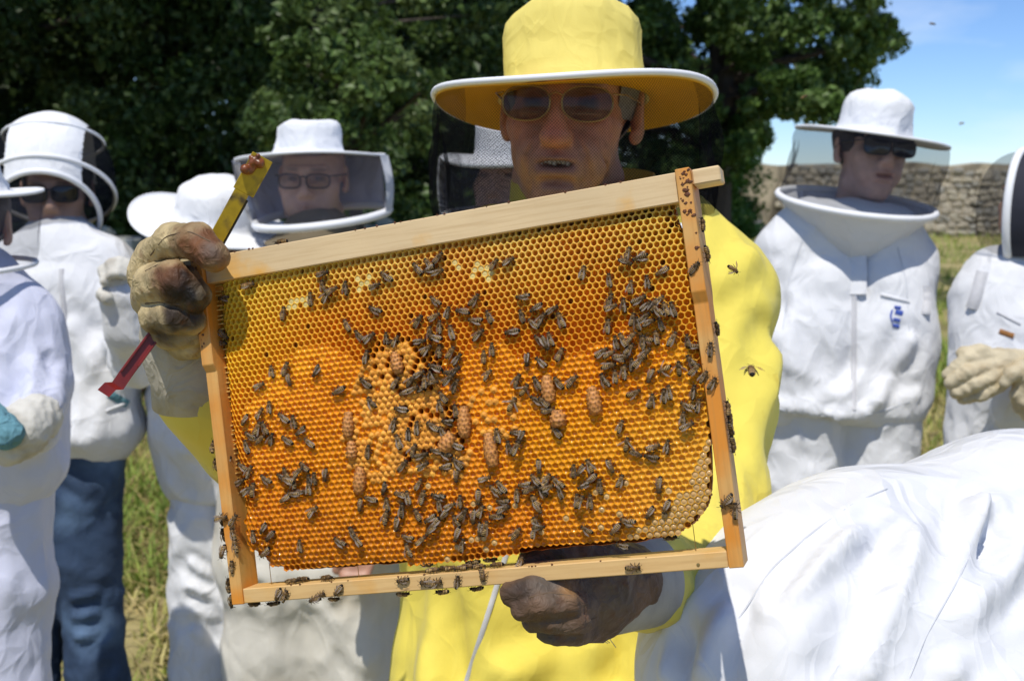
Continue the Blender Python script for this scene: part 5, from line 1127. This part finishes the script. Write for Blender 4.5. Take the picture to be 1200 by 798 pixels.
hoop(-.105, .0068, .806, .595); hoop(-.026, .0055, .60, .80); hoop(.105, .0042, .40, .90)
j2 = garment('jacket', [([C(50, 345, d), C(45, 430, d), C(45, 495, d)], [.115, .122, .128]), ([C(105, 345, d), C(105, 430, d), C(108, 495, d)], [.105, .11, .115]), ([C(70, 290, d), C(28, 312, d)], [.075, .065]), ([C(70, 290, d), C(124, 308, d)], [.075, .062]),
        ([C(126, 310, d), C(150, 400, 2.68), C(160, 425, 2.55)], [.06, .055, .050], .03), ([C(160, 425, 2.55), C(152, 385, 2.47), C(144, 350, 2.43)], [.052, .048, .042], .03), ([C(22, 312, d), C(8, 400, d), C(0, 480, d)], [.062, .058, .05], .03)],
        .011, l2, M['white'], ells=[(C(85, 500, d), (.165, .15, .06))], amp=.0065, freq=10, stretch=(1, 1, .5), seed=41, it=2,
        folds=[(C(60, 380, 2.62), C(75, 500, 2.62), .018, -.012), (C(110, 400, 2.62), C(80, 480, 2.6), .02, .014), (C(130, 430, 2.63), C(95, 505, 2.6), .018, -.014), (C(135, 400, 2.62), C(175, 395, 2.45), .012, -.008), (C(135, 420, 2.5), C(178, 412, 2.46), .01, .008), (C(85, 385, 2.63), C(118, 450, 2.62), .02, .014)])
strip(j2, [(72, 315), (82, 500)], .006, .003, M['zip'], 'zip'); strip(j2, [(128, 462), (150, 474)], .010, .004, M['teal'], 'pocket_glove', n=8); strip(j2, [(124, 482), (152, 470)], .004, .004, M['white'], 'pocket_edge', n=8)
garment('trousers', [([C(92, 530, d), C(103, 650, d), C(116, 800, d), down(C(120, 800, d), .02)], [.105, .076, .062, .062]), ([C(50, 530, d), C(42, 650, d), C(30, 800, d), down(C(28, 800, d), .02)], [.105, .078, .062, .062])], .010, l2, M['jeans'], amp=.008, freq=13, stretch=(1, 1, .8), seed=42, it=1, k=.03,
        folds=[(C(88, 700, 2.68), C(130, 690, 2.68), .010, .009), (C(88, 722, 2.68), C(135, 716, 2.68), .010, .010), (C(92, 745, 2.68), C(132, 738, 2.68), .010, .009), (C(60, 560, 2.65), C(100, 590, 2.65), .012, -.008)])
g = 2.42
side_glove('glove', l2, M['creamglove'], C(146, 362, g+.02), C(139, 330, g), [[C(128, 318, g-.01), C(122, 318, g-.03), C(123, 330, g-.045)], [C(136, 314, g-.01), C(131, 310, g-.035), C(130, 322, g-.05)], [C(144, 313, g-.01), C(140, 308, g-.035), C(138, 320, g-.05)], [C(151, 316, g-.01), C(149, 312, g-.03), C(147, 322, g-.04)]], [C(128, 340, g-.01), C(122, 345, g-.03), C(126, 350, g-.045)], .034, .0125, label='cream glove raised, fingers curled')

d = 2.0
l1 = thing('person', ground_root(C(-20, 400, d)), 'person in lilac-white bee suit, cut off at the left edge', 'person')
Wd = head(l1, C(-48, 262, d+.03), yaw=.2, h=.005, tone=(.64, .39, .29), hair=M['darkhair'])
hb, P = hat(l1, C(-58, 226, d), rotframe((-.03, -.02, 1)), .150, .088, .105, M['hatwhite'], .003, .002, 6, .003, 1.05)
veil(l1, P-np.array((0, 0, .003)), C(-64, 314, d-.02), rotframe((-.03, -.05, 1)), .148, .14, 'netpale', True, .004, 2, 0, 12, .005)
j1 = garment('jacket', [([C(-60, 420, d), C(-58, 530, d)], [.12, .135]), ([C(5, 420, d), C(0, 530, d)], [.105, .115]), ([C(-30, 350, d), C(22, 372, d)], [.085, .062]), ([C(-30, 350, d), C(-100, 380, d)], [.085, .07]), ([C(24, 376, d), C(42, 450, d-.04), C(38, 500, d-.1)], [.06, .052, .046], .03)], .010, l1, M['lavender'], amp=.0065, freq=11, stretch=(1, 1, .5), seed=51, it=2,
        folds=[(C(20, 380, 1.9), C(15, 500, 1.88), .014, -.016), (C(60, 420, 1.93), C(45, 480, 1.9), .012, -.01), (C(40, 400, 1.9), C(70, 470, 1.92), .012, .01)])
garment('trousers', [([C(-2, 540, d), C(2, 680, d), C(2, 820, d), down(C(2, 820, d), .02)], [.085, .082, .075, .07]), ([C(-70, 540, d), C(-75, 680, d), down(C(-75, 680, d), .02)], [.11, .095, .07])], .010, l1, M['lavender'], amp=.010, freq=10, stretch=(1, 1, .3), seed=52, it=2, k=.03, folds=[(C(12, 560, 1.9), C(22, 780, 1.9), .012, -.014), (C(35, 560, 1.93), C(40, 760, 1.93), .012, .010)])
g = 1.84
side_glove('glove', l1, M['creamglove'], C(42, 490, g+.04), C(24, 505, g), [[C(10, 505, g-.01), C(0, 508, g-.02), C(-12, 514, g-.01)], [C(12, 515, g-.015), C(2, 520, g-.02), C(-10, 525, g-.01)], [C(18, 522, g-.015), C(8, 528, g-.02), C(-4, 533, g-.01)], [C(26, 526, g-.01), C(17, 532, g-.015), C(8, 537, g-.01)]], [C(14, 495, g-.01), C(2, 494, g-.02), C(-8, 500, g-.02)], .042, .014)
garment('cuff', [([C(-18, 492, g-.02), C(8, 508, g-.045)], [.034, .024])], .005, l1, M['teal'], amp=.004, freq=30, pad=.08)

d = 2.8
p7 = thing('person', ground_root(C(262, 400, d)), 'person in wide floppy white sun hat with dark veil, head bowed, behind the upper glove', 'person')
Wd = head(p7, C(258, 290, d+.02), yaw=.3, pitch=.25, h=.006, tone=(.64, .39, .29), hair=M['darkhair'])
hm7 = rotframe((.24, -.20, 1))
hb, P = hat(p7, C(254, 259, d), hm7, .206, .106, .112, M['hatwhite'], .012, .010, 9, .003, 1.0, brim_curl=.004, dome=1)
veil(p7, C(254, 259, d)+(P-C(254, 259, d))*.86-np.array((0, 0, .012)), C(256, 360, d), rotframe((0, 0, 1)), .15, .14, 'netfine', False, .008, 4, 0, 12)
j7 = garment('jacket', [([C(232, 420, d), C(233, 500, d), C(242, 545, d)], [.105, .112, .115]), ([C(300, 420, d), C(300, 545, d)], [.11, .12]), ([C(262, 370, d), C(215, 392, d)], [.075, .062]), ([C(262, 370, d), C(320, 392, d)], [.075, .06]), ([C(212, 395, d), C(206, 460, d-.02), C(225, 520, d-.12)], [.06, .056, .05], .03), ([C(322, 395, d), C(330, 470, d)], [.06, .055])], .011, p7, M['white'], amp=.0065, freq=10, seed=61, it=2, cuts=[(C(250, 583, d), (0, 0, -1))],
        folds=[(C(200, 460, 2.68), C(235, 560, 2.68), .018, .014), (C(215, 430, 2.68), C(245, 520, 2.66), .016, -.012), (C(190, 490, 2.7), C(220, 575, 2.7), .014, -.012)])
garment('trousers', [([C(243, 560, d), C(240, 690, d), C(236, 800, d), down(C(234, 800, d), .02)], [.088, .076, .070, .07]), ([C(300, 560, d), C(303, 690, d), down(C(305, 690, d), .02)], [.095, .085, .07])], .010, p7, M['white'], amp=.010, freq=12, stretch=(1, 1, .7), seed=62, it=2, k=.02, folds=[(C(225, 660, 2.72), C(268, 690, 2.72), .012, .012), (C(222, 700, 2.72), C(265, 720, 2.72), .012, -.010), (C(225, 740, 2.72), C(262, 760, 2.72), .012, .012)])

d = 2.75
p8 = thing('person', ground_root(C(370, 400, d)), 'man with black-framed spectacles, round white hat and square white-edged veil', 'person')
Wd = head(p8, C(367, 206, d+.04), yaw=-.03, pitch=.06, h=.0036, tone=(.64, .39, .29), stubble=.35, fat=1.12)
glasses(p8, Wd, 'square', 'clear2', 'plastic', .027, .0175, -.002, -.116, .0022)
hb, P = hat(p8, C(364, 182, d), rotframe((-.05, .03, 1)), .178, .083, .085, M['hatwhite'], .005, .004, 12, .0035, 1.08)
B = veil(p8, P-np.array((0, 0, .003)), C(378, 254, d-.02), rotframe((-.10, -.12, 1)), .160, .15, 'netpale', True, .006, 6, .006, 12, .010)
m_ = len(P); k0 = [i for i in range(m_) if math.cos(2*math.pi*i/m_) > .93]
for side in (0, m_//2):
    ii = [(side+j) % m_ for j in range(-4, 3)]; top_, bot_ = P[ii], B[ii]; o = (top_-C(366, 200, d)); o[:, 2] = 0; o /= np.linalg.norm(o, axis=1)[:, None]
    V = np.concatenate([top_*(1-t)+bot_*t+o*(.008+.008*math.sin(math.pi*t)) for t in np.linspace(0, 1, 9)]); part('veil_panel', (V, np.array([(i*7+j, i*7+j+1, (i+1)*7+j+1, (i+1)*7+j) for i in range(8) for j in range(6)])), M['white'], p8)
bi = [i for i in range(m_) if math.sin(2*math.pi*i/m_) > -.12]; bi = sorted(bi, key=lambda i: (i-60) % m_); k_ = len(bi); cen8 = C(370, 210, d)
top_, bot_ = cen8+(P[bi]-cen8)*np.array((.96, .96, 1)), cen8+(B[bi]-cen8)*np.array((.96, .96, 1))
V = np.concatenate([top_*(1-t)+bot_*t+np.array((0, .006*math.sin(9*t), 0)) for t in np.linspace(0, 1, 9)]); part('veil_back', (V, np.array([(i*k_+j, i*k_+j+1, (i+1)*k_+j+1, (i+1)*k_+j) for i in range(8) for j in range(k_-1)])), M['lavender'], p8)  # pale cloth added in place of the sunlit back netting
garment('shirt', [([C(375, 290, d), C(372, 330, d)], [.09, .12]), ([C(372, 298, d), C(320, 308, d)], [.055, .055]), ([C(372, 298, d), C(425, 308, d)], [.06, .055]), ([C(368, 274, d+.03), C(370, 290, d)], [.060, .070])], .009, p8, M['khaki'], amp=.006, freq=14, seed=71)
garment('suit', [([C(335, 380, d), C(328, 520, d), C(325, 650, d)], [.12, .135, .14]), ([C(410, 380, d), C(415, 520, d), C(412, 650, d)], [.12, .135, .14]), ([C(325, 660, d), C(318, 760, d), C(318, 830, d), down(C(318, 830, d), .02)], [.125, .105, .095, .08]), ([C(412, 660, d), C(418, 760, d), C(418, 830, d), down(C(418, 830, d), .02)], [.125, .105, .095, .08]),
        ([C(315, 320, d), C(300, 460, d), C(370, 600, d-.14)], [.065, .06, .05], .03), ([C(430, 320, d), C(455, 460, d), C(440, 620, d-.14)], [.065, .06, .05], .03)], .011, p8, M['cream'], amp=.012, freq=8, stretch=(1, 1, .5), seed=72, it=2,
        folds=[(C(300, 690, 2.6), C(325, 780, 2.6), .016, -.02), (C(390, 700, 2.6), C(345, 760, 2.6), .018, .016), (C(370, 700, 2.6), C(420, 770, 2.6), .018, -.016), (C(420, 690, 2.6), C(395, 790, 2.6), .016, .014), (C(440, 700, 2.62), C(440, 790, 2.62), .014, -.018), (C(340, 740, 2.6), C(330, 798, 2.6), .012, .014)])
S = sdf_for([C(420, 655, 2.5)], .12, .004); hand(S, C(440, 630, 2.56), C(420, 655, 2.52), None, [[C(408+8*i, 664, 2.5), C(404+8*i, 676, 2.49), C(404+8*i, 688, 2.5)] for i in range(4)], [C(405, 650, 2.51), C(396, 658, 2.49), C(394, 668, 2.49)], .036, .010)
V, Q = S.mesh(1); part('hand', (V, Q), M['skin'], p8, True, np.tile(np.array((.46, .24, .16)), (len(V), 1)))

d = 2.55
p9 = thing('person', ground_root(C(605, 400, d)), 'person in white veiled hat, half seen through the black net behind the man in yellow', 'person')
Wd = head(p9, C(600, 205, d+.03), yaw=-.4, h=.006, tone=(.64, .39, .29), hair=M['darkhair'])
hb, P = hat(p9, C(602, 186, d), rotframe((.02, -.05, 1)), .160, .088, .09, M['hatwhite'], .004, .004, 15, .006, 1.05)
B = veil(p9, P-np.array((0, 0, .003)), C(602, 252, d), rotframe((0, -.08, 1)), .155, .14, 'netpale', True, .005, 8, 0, 10, .008)
ii = [(m_//2+j) % m_ for j in range(-5, 4)]; V = np.concatenate([(P[ii]*(1-t)+B[ii]*t)+np.array((-.008-.006*math.sin(3*t), 0, 0)) for t in np.linspace(0, 1, 7)]); part('veil_panel', (V, np.array([(i*9+j, i*9+j+1, (i+1)*9+j+1, (i+1)*9+j) for i in range(6) for j in range(8)])), M['white'], p9)
garment('suit', [([C(570, 330, d), C(570, 600, d)], [.11, .13]), ([C(640, 330, d), C(640, 600, d)], [.11, .13]), ([C(605, 275, d), C(540, 300, d)], [.075, .065]), ([C(605, 275, d), C(670, 300, d)], [.075, .065]), ([C(575, 600, d), down(C(570, 600, d), .02)], [.12, .075]), ([C(640, 600, d), down(C(645, 600, d), .02)], [.12, .075])], .014, p9, M['white'], amp=.0065, freq=10, seed=81)

# ============================================================ SETTING: meadow, wall, hives, trees
def ground():
    xs = np.concatenate([-np.geomspace(1500, 12, 16), np.linspace(-10, 10, 41), np.geomspace(12, 1500, 16)]); ys = np.concatenate([[-200, -60, -20, -8], np.linspace(-4, 34, 77), np.geomspace(36, 1800, 18)])
    X, Y = np.meshgrid(xs, ys); P = np.stack([X.ravel(), Y.ravel(), 0*X.ravel()], 1); P[:, 2] = .03*(fbm(P*.8, 2, 2)-.5)-.012; n = len(xs)
    return P, np.array([(i*n+j, i*n+j+1, (i+1)*n+j+1, (i+1)*n+j) for i in range(len(ys)-1) for j in range(n-1)])
M['ground'] = mat('dry_meadow_soil', (.24, .215, .07), .95, .4, 2.5, .6, 30, .03, var2=(.40, .33, .15), v2scale=1.6, v2lo=.42, v2hi=.62)
gV, gF = ground(); go = link('ground', mesh_np('ground', gV, gF, M['ground'])); go['kind'] = 'structure'
def grass_blades(n, ylo, yhi, name, hmul, cols, seed, px=(-80, 1280), flat=.0):
    rg = np.random.default_rng(seed)
    Y = ylo*(yhi/ylo)**rg.random(n); X = (px[0]+(px[1]-px[0])*rg.random(n)-600)/F*Y*1.02
    den = fbm(np.stack([X*1.3, Y*1.3, 0*X], 1), 7, 3); keep = rg.random(n) < np.clip((den-.30)*3.2, .12, 1); X, Y, den = X[keep], Y[keep], den[keep]; n = len(X)
    hgt = hmul*(.5+rg.random(n))*(.6+.9*den); a = rg.random(n)*2*math.pi; lean = (.3+.9*rg.random(n)+flat)*hgt; wd = (.0035+.003*rg.random(n))*(1+Y*.06)
    dx, dy = np.cos(a), np.sin(a); b = np.stack([X, Y, np.full(n, -.012)], 1); s = np.stack([-dy, dx, 0*a], 1)*wd[:, None]; dr = np.stack([dx, dy, 0*a], 1)
    up = np.array((0, 0, 1.)); hz = hgt*(1-.75*min(flat, 1))
    m1 = b+dr*(lean*.35)[:, None]+up*(hz*.62)[:, None]; tp = b+dr*lean[:, None]+up*hz[:, None]
    V = np.stack([b-s, b+s, m1+s*.7, m1-s*.7, tp], 1).reshape(-1, 3); i = np.arange(n)*5
    # two quads per blade, the second folded to a point
    Q = np.concatenate([np.stack([i, i+1, i+2, i+3], 1), np.stack([i+3, i+2, i+4, i+4], 1)])
    T = [tuple(q[:3]) if q[2] == q[3] else tuple(q) for q in Q]
    c = np.array(cols); pick = np.clip((den*1.25+.6*rg.random(n)-.42)*len(c), 0, len(c)-1).astype(int)[::1]; cc = c[pick]*(.75+.5*rg.random(n))[:, None]
    o = link(name, mesh_np(name, V, T, M['blade'], False, np.repeat(cc, 5, 0))); o['kind'] = 'stuff'; return o
M['blade'] = mat('grass_blade', attr=True, rough=.7, var=.1, trans=.3)
DRY = [(.62, .50, .22), (.56, .48, .19), (.46, .43, .13), (.32, .37, .07), (.24, .33, .05), (.20, .29, .045)]
grass_blades(52000, 2.6, 12, 'grass', .075, DRY, 1); grass_blades(26000, 8, 30, 'grass', .13, [(.46, .43, .13), (.36, .40, .09), (.28, .36, .06), (.24, .34, .05), (.22, .31, .05)], 2)
grass_blades(9000, 2.8, 9, 'dry_straw', .17, [(.44, .36, .17), (.40, .32, .14), (.36, .28, .11)], 3, flat=.9)

# stone wall
M['stone'] = mat('limestone', (.52, .46, .36), .9, .3, 7, .6, 30, .02, var2=(.20, .17, .13), v2scale=5, v2lo=.5, v2hi=.7)
M['stone2'] = mat('pale_limestone', (.60, .54, .42), .9, .3, 7, .6, 30, .02, var2=(.24, .21, .16), v2scale=4, v2lo=.5, v2hi=.7)
M['stone3'] = mat('grey_limestone', (.42, .40, .35), .9, .35, 7, .6, 30, .02, var2=(.22, .20, .17), v2scale=5, v2lo=.5, v2hi=.7)
M['mortar'] = mat('wall_plaster', (.50, .43, .31), .95, .35, 2.2, .5, 20, .02, var2=(.10, .085, .06), v2scale=1.4, v2lo=.50, v2hi=.66, stretch=(1, 1, .35))
DW = 28.5; x0, x1 = C(856, 275, DW)[0], C(1560, 275, DW)[0]; yw = C(1000, 275, DW)[1]; hw = C(1000, 190, DW)[2]
wall = thing('stone_wall', (x0, yw, 0), 'old rubble stone wall across the far side of the meadow', 'wall')
n_ = 60; xs = np.linspace(x0, x1, n_); tops = hw-.14+.16*vnoise(np.stack([xs*1.2, 0*xs, 0*xs], 1), 3)
V = []; 
for x, t in zip(xs, tops): V += [(x, yw, -.1), (x, yw, t), (x, yw+.5, t+.02), (x, yw+.5, -.1)]
part('core', (np.array(V), [(i*4+k, i*4+k+1, (i+1)*4+k+1, (i+1)*4+k) for i in range(n_-1) for k in range(3)]+[(0, 3, 2, 1)]), M['mortar'], wall, False)
protos = []
for i in range(10):
    S = SDF((-.75, -.75, -.75), (.75, .75, .75), .155); S.ell((0, 0, 0), (.52, .5, .5), k=0); V, Q = S.mesh(0)
    V = np.sign(V)*np.abs(V)**.62*.72; V = V*(1+.28*(fbm(V*2.2, i*3+1, 2)-.5)[:, None]); protos.append(mesh_np('stone', V, Q, (M['stone'], M['stone2'], M['stone3'])[i % 3], False))
z = .05; cnt = 0
x_stone = C(925, 275, DW)[0]; x_end = C(1215, 275, DW)[0]
while z < hw-.06 and cnt < 299:
    ch = random.uniform(.085, .19); x = x_stone-random.uniform(0, .4)
    while x < x_end and cnt < 299:
        w_ = random.uniform(.14, .32); o = bpy.data.objects.new('stone', random.choice(protos)); COL.objects.link(o); o.parent = wall
        o.location = (x+w_/2-x0, -.005-random.uniform(0, .02), z+ch/2+random.uniform(-.05, .05)); o.scale = (w_*1.02, .075, ch*random.uniform(.62, 1.35)); o.rotation_euler = (0, random.uniform(-.28, .28), random.choice((0, math.pi))); x += w_+.015; cnt += 1
    z += ch+.012
def rock(px, py, d_, s, lab, m=None):
    S = SDF((-1, -1, -.8), (1, 1, .8), .1)
    for i in range(5): S.ell((random.uniform(-.4, .4), random.uniform(-.3, .3), random.uniform(-.2, .1)), (random.uniform(.3, .5), random.uniform(.3, .45), random.uniform(.2, .4)), k=.12)
    V, Q = S.mesh(0); V = V*(1+.25*(fbm(V*4, int(px), 3)-.5)[:, None]); c = C(px, py, d_); c[2] = max(c[2], s*.2)
    o = link('rock', mesh_np('rock', V*s, Q, m or M['darkstone'], False)); o.location = c; tag(o, lab, 'rock')
M['darkstone'] = mat('dark_lichened_stone', (.10, .10, .095), .9, .4, 9, .6, 40, .02)
rock(884, 266, 24, .42, 'dark grey boulder in grass at the foot of the wall'); rock(868, 272, 22, .26, 'smaller dark stone beside the boulder by the green bush')

# bee hives
M['hiveblue'] = mat('faded_blue_paint', (.20, .36, .52), .7, .15, 12, .2, 90, .001); M['hivegrey'] = mat('grey_zinc_lid', (.42, .43, .40), .5, .2, 12); M['terra'] = mat('terracotta_block', (.42, .15, .08), .85, .2, 20)
def hive(px, d_, lab, topy, w_=.46, stone=True):
    c = C(px, topy, d_); H = c[2]; hv = thing('beehive', (c[0], c[1], 0), lab, 'beehive', 'beehives at the wood edge')
    B0 = np.array((c[0], c[1], 0))
    def bx(n, *a, m): q = box(*a); part(n, (q[0]+B0, q[1]), m, hv, False)
    for s in (-1, 1): bx('stand_block', s*w_*.36-.09, s*w_*.36+.09, -w_*.45, w_*.45, 0, .19, .01, m=M['terra'])
    bx('floor_board', -w_*.55, w_*.55, -w_*.62, w_*.55, .191, .225, .005, m=M['hivegrey'])
    n = 3; hh = (H-.30)/n
    for i in range(n): bx('hive_box', -w_/2, w_/2, -w_/2, w_/2, .226+i*hh, .226+(i+1)*hh-.006, .006, m=M['hiveblue'])
    bx('lid', -w_*.54, w_*.54, -w_*.54, w_*.54, H-.074, H, .008, m=M['hivegrey'])
    if stone:
        q = box(-.07, .07, -.06, .06, H+.001, H+.075, .02); v = q[0]*(1+.1*(vnoise(q[0]*30, 3)-.5)[:, None])
        so = link('stone', mesh_np('stone', v, q[1], M['stone2'], False)); so.location = B0+np.array((-.03, 0, .006)); tag(so, 'pale stone weighing down the lid of the '+('left' if px < 300 else 'far')+' hive', 'stone')
hive(128, 8.4, 'pale blue beehive on terracotta blocks behind the man in jeans', 279); hive(455, 9.2, 'blue beehive behind the bespectacled man, mostly hidden', 264)

# ---------------------------------------------------------------- trees
M['leafdark'] = mat('woodland_leaf', attr=True, rough=.45, var=.15, vscale=3, trans=.30, spec=.4)
M['bark'] = mat('bark', (.085, .065, .05), .95, .4, 12, .9, 40, .02, stretch=(1, 1, .2))
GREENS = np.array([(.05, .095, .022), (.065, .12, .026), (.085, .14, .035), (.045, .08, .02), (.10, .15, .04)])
def leaves(clumps, per, size, seed, pal=GREENS, shape=(1, 1, .75)):
    """many small folded leaves gathered into clumps; clumps are (centre, radius)"""
    rg = np.random.default_rng(seed); C_ = np.array([c for c, r in clumps]); Rr = np.array([r for c, r in clumps]); n = len(C_)*per
    i = np.repeat(np.arange(len(C_)), per); dv = rg.standard_normal((n, 3)); dv /= np.linalg.norm(dv, axis=1)[:, None]; rad = Rr[i]*rg.random(n)**.45
    P = C_[i]+dv*rad[:, None]*np.array(shape); P += .25*Rr[i][:, None]*(fbm(P*3, seed, 2)-.5)[:, None]
    a = rg.standard_normal((n, 3)); a[:, 2] -= .35; a /= np.linalg.norm(a, axis=1)[:, None]; b = rg.standard_normal((n, 3)); b -= a*np.sum(a*b, 1)[:, None]; b /= np.linalg.norm(b, axis=1)[:, None]; c = np.cross(a, b)
    s = (size*(.6+.8*rg.random(n)))[:, None]
    V = np.stack([P-a*s*.5, P+b*s*.28+c*s*.07, P+a*s*.5, P-b*s*.28+c*s*.07], 1).reshape(-1, 3); k = np.arange(n)*4
    Q = np.stack([k, k+1, k+2, k+3], 1); cl = pal[rg.integers(0, len(pal), len(C_))][i]*(.7+.6*rg.random(n))[:, None]
    return V, Q, np.repeat(cl, 4, 0)
def tree(name, lab, base_p, trunk_r, hgt, clumps, per, size, seed, extra=None, pal=GREENS, group=None, limbs=10, lean=(0, 0), canopy=None):
    b = np.array((base_p[0], base_p[1], 0.)); t = thing(name, b, lab, 'tree', group); rg = random.Random(seed)
    top_ = b+np.array((lean[0], lean[1], hgt)); pts = [b+(top_-b)*s+np.array((.12*math.sin(5*s+seed), .1*math.cos(4*s+seed), 0))*s for s in np.linspace(0, 1, 9)]; pts[0][2] = -.1
    ms = [tube(pts, np.linspace(trunk_r, trunk_r*.25, 9), 9)]
    part('trunk', ms[0], M['bark'], t)
    lm = []
    cl = list(clumps)
    for j in range(limbs):
        c_ = cl[int(len(cl)*j/limbs)][0]; s = min(.85, max(.12, (c_[2]*.8)/hgt)); a0 = b+(top_-b)*s; md = (a0+c_)/2+np.array((rg.uniform(-.2, .2), rg.uniform(-.2, .2), .15)); lm.append(tube([a0, md, c_], [trunk_r*.32, trunk_r*.2, trunk_r*.05], 6))
    part('limbs', join(*lm), M['bark'], t)['kind'] = 'stuff'
    V, Q, cc = leaves(clumps, per, size, seed, pal)
    if canopy is not None:
        V2, Q2, c2 = leaves(canopy[0], canopy[1], canopy[2], seed+50, pal); Q = np.concatenate([Q, Q2+len(V)]); V = np.concatenate([V, V2]); cc = np.concatenate([cc, c2])
    part('crown', (V, Q), M['leafdark'], t, False, cc)['kind'] = 'stuff'
    return t
G_ = 'trees of the dark wood'
rg = random.Random(3)
WOODS = [(-330, 12.5, 'dense dark tree at the left end of the wood'), (-60, 11.5, 'dark leafy tree behind the arched veil hood'), (170, 12.0, 'dark tree between the two hatted people at left'), (380, 11.0, 'tree with a sunlit patch of leaves above the bespectacled man'), (560, 13.0, 'dark tree just left of the yellow hat, sky showing through')]
for i, (px, dd, lab) in enumerate(WOODS):
    cl = []
    for j in range(95):
        x = px+rg.gauss(0, 95); y = rg.uniform(-160, 285); 
        if i == 4 and 500 < x < 620 and y < 90 and rg.random() < .6: continue
        if i == 4 and x > 690: x = 690
        cl.append((C(x, y, dd+rg.uniform(-1.4, 1.4)), rg.uniform(.28, .62)))
    cl = [(c, r) for c, r in cl if c[2] > .25]
    X = C(px, 200, dd)[0]
    shade_canopy = [(np.array((X+rg.uniform(-2.0, 2.0), rg.uniform(5.2, dd+3), rg.uniform(5.2, 8.5))), rg.uniform(.7, 1.2)) for _ in range(60)]  # unseen overhang placed to shade the leaves in view
    shade_canopy = [(c, r) for c, r in shade_canopy if not (abs(c[0]+1.2) < 1.9 and 4.5 < c[1] < 8.8)]  # gap cut in the overhang so sun reaches the pale clumps
    tree('leafy_tree', lab, (X, dd+.6), .22, 8, cl, 330, .085, 100+i, group=G_, canopy=(shade_canopy, 85, .26))
# undergrowth and a dark second row that closes the wood
for i, (px, dd, lab) in enumerate(((-200, 16, 'shadowy tree deep in the wood at far left'), (110, 16.5, 'shadowy tree deep in the wood behind the hoods'), (400, 16, 'shadowy tree deep in the wood behind the spectacled man'))):
    cl = [(C(px+rg.gauss(0, 130), rg.uniform(-260, 290), dd+rg.uniform(-1, 1)), rg.uniform(.5, .9)) for _ in range(70)]; cl = [(c, r) for c, r in cl if c[2] > .2]
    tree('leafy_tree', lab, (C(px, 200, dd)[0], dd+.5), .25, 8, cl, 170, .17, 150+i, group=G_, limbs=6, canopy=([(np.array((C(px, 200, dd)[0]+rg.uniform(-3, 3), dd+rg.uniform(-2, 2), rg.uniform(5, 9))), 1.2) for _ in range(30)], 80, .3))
lit = [(C(rg.gauss(400, 48), rg.gauss(75, 52), rg.uniform(7.7, 8.7)), rg.uniform(.10, .24)) for _ in range(60)]+[(C(rg.gauss(540, 30), rg.gauss(60, 55), rg.uniform(9.4, 10.4)), rg.uniform(.12, .26)) for _ in range(26)]  # clumps of an added tree; sunlit look put into its lighter palette
tree('leafy_tree', 'added slender tree, leaves coloured pale for a sunlit patch before the dark wood', (C(420, 200, 8.6)[0], 8.7), .07, 4.2, lit, 120, .075, 222, pal=np.array([(.09, .15, .035), (.12, .19, .05), (.07, .12, .03), (.15, .21, .07)]), group=G_, limbs=14)
# the far mass of the wood, seen only as darkness between the trees
cl = [(C(rg.uniform(-700, 560), rg.uniform(-300, 285), rg.uniform(19, 23)), rg.uniform(.8, 1.4)) for _ in range(460)]
V, Q, cc = leaves([(c, r) for c, r in cl if c[2] > .2], 110, .32, 900); fw = link('far_woodland', mesh_np('far_woodland', V, Q, M['leafdark'], False, cc)); tag(fw, 'dark far-off mass of the wood between the nearer trees', 'woodland', kind='stuff')
# the oak at the right
OAK = [(715, 45), (740, 90), (775, 60), (760, 20), (790, 30), (800, 95), (780, 120), (825, 40), (850, 75), (820, 130), (845, 110), (865, 30), (880, 60), (905, 20), (920, 60), (940, 35), (960, 70), (985, 30), (1000, 60), (1020, 40), (1035, 50), (975, 95), (950, 100), (925, 110), (1000, 90), (960, 125), (985, 115),
       (835, 160), (850, 150), (870, 155), (888, 160), (815, 175), (840, 190), (885, 105), (890, 130), (760, 150), (800, 150), (720, 150), (750, 180), (700, 190), (680, 160), (780, 185), (760, 215), (720, 220), (800, 200), (700, 20), (660, 15), (640, 50), (600, 30), (560, 60), (845, 15), (900, -10), (960, -5), (1010, 5)]
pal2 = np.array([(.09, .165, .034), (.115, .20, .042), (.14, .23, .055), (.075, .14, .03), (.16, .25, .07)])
cl = []
for x, y in OAK:
    dd = 14+rg.uniform(-1.3, 1.3); big = .42 if x < 880 and y < 120 else .36
    if (x, y) in ((885, 105), (890, 130), (888, 160), (870, 155)): big = .2
    cl.append((C(x, y, dd), big)); cl.append((C(x+rg.uniform(-18, 18), y+rg.uniform(-16, 14), dd+rg.uniform(-.5, .5)), big*.6)); cl.append((C(x+rg.uniform(-22, 16), y+rg.uniform(-20, 14), dd+rg.uniform(-.9, .9)), big*.5))
hi = [(np.array((C(870, 0, 14)[0]+rg.gauss(0, 1.7), 14+rg.gauss(0, 1.6), rg.uniform(4.6, 8))), rg.uniform(.5, .9)) for _ in range(70)]
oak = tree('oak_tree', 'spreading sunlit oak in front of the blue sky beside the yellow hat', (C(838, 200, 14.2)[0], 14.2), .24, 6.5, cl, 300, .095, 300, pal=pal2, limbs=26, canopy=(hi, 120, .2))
# bright bush by the wall
cl = [(C(855+rg.gauss(0, 14), rg.uniform(150, 268), 17+rg.uniform(-.6, .6)), rg.uniform(.18, .36)) for _ in range(46)]
tree('green_bush', 'tall bright green bush at the end of the stone wall', (C(852, 260, 17)[0], 17), .06, 2.6, [(c, r) for c, r in cl if c[2] > .15], 210, .085, 400, pal=np.array([(.11, .23, .035), (.14, .27, .045), (.09, .18, .03)]), limbs=8)
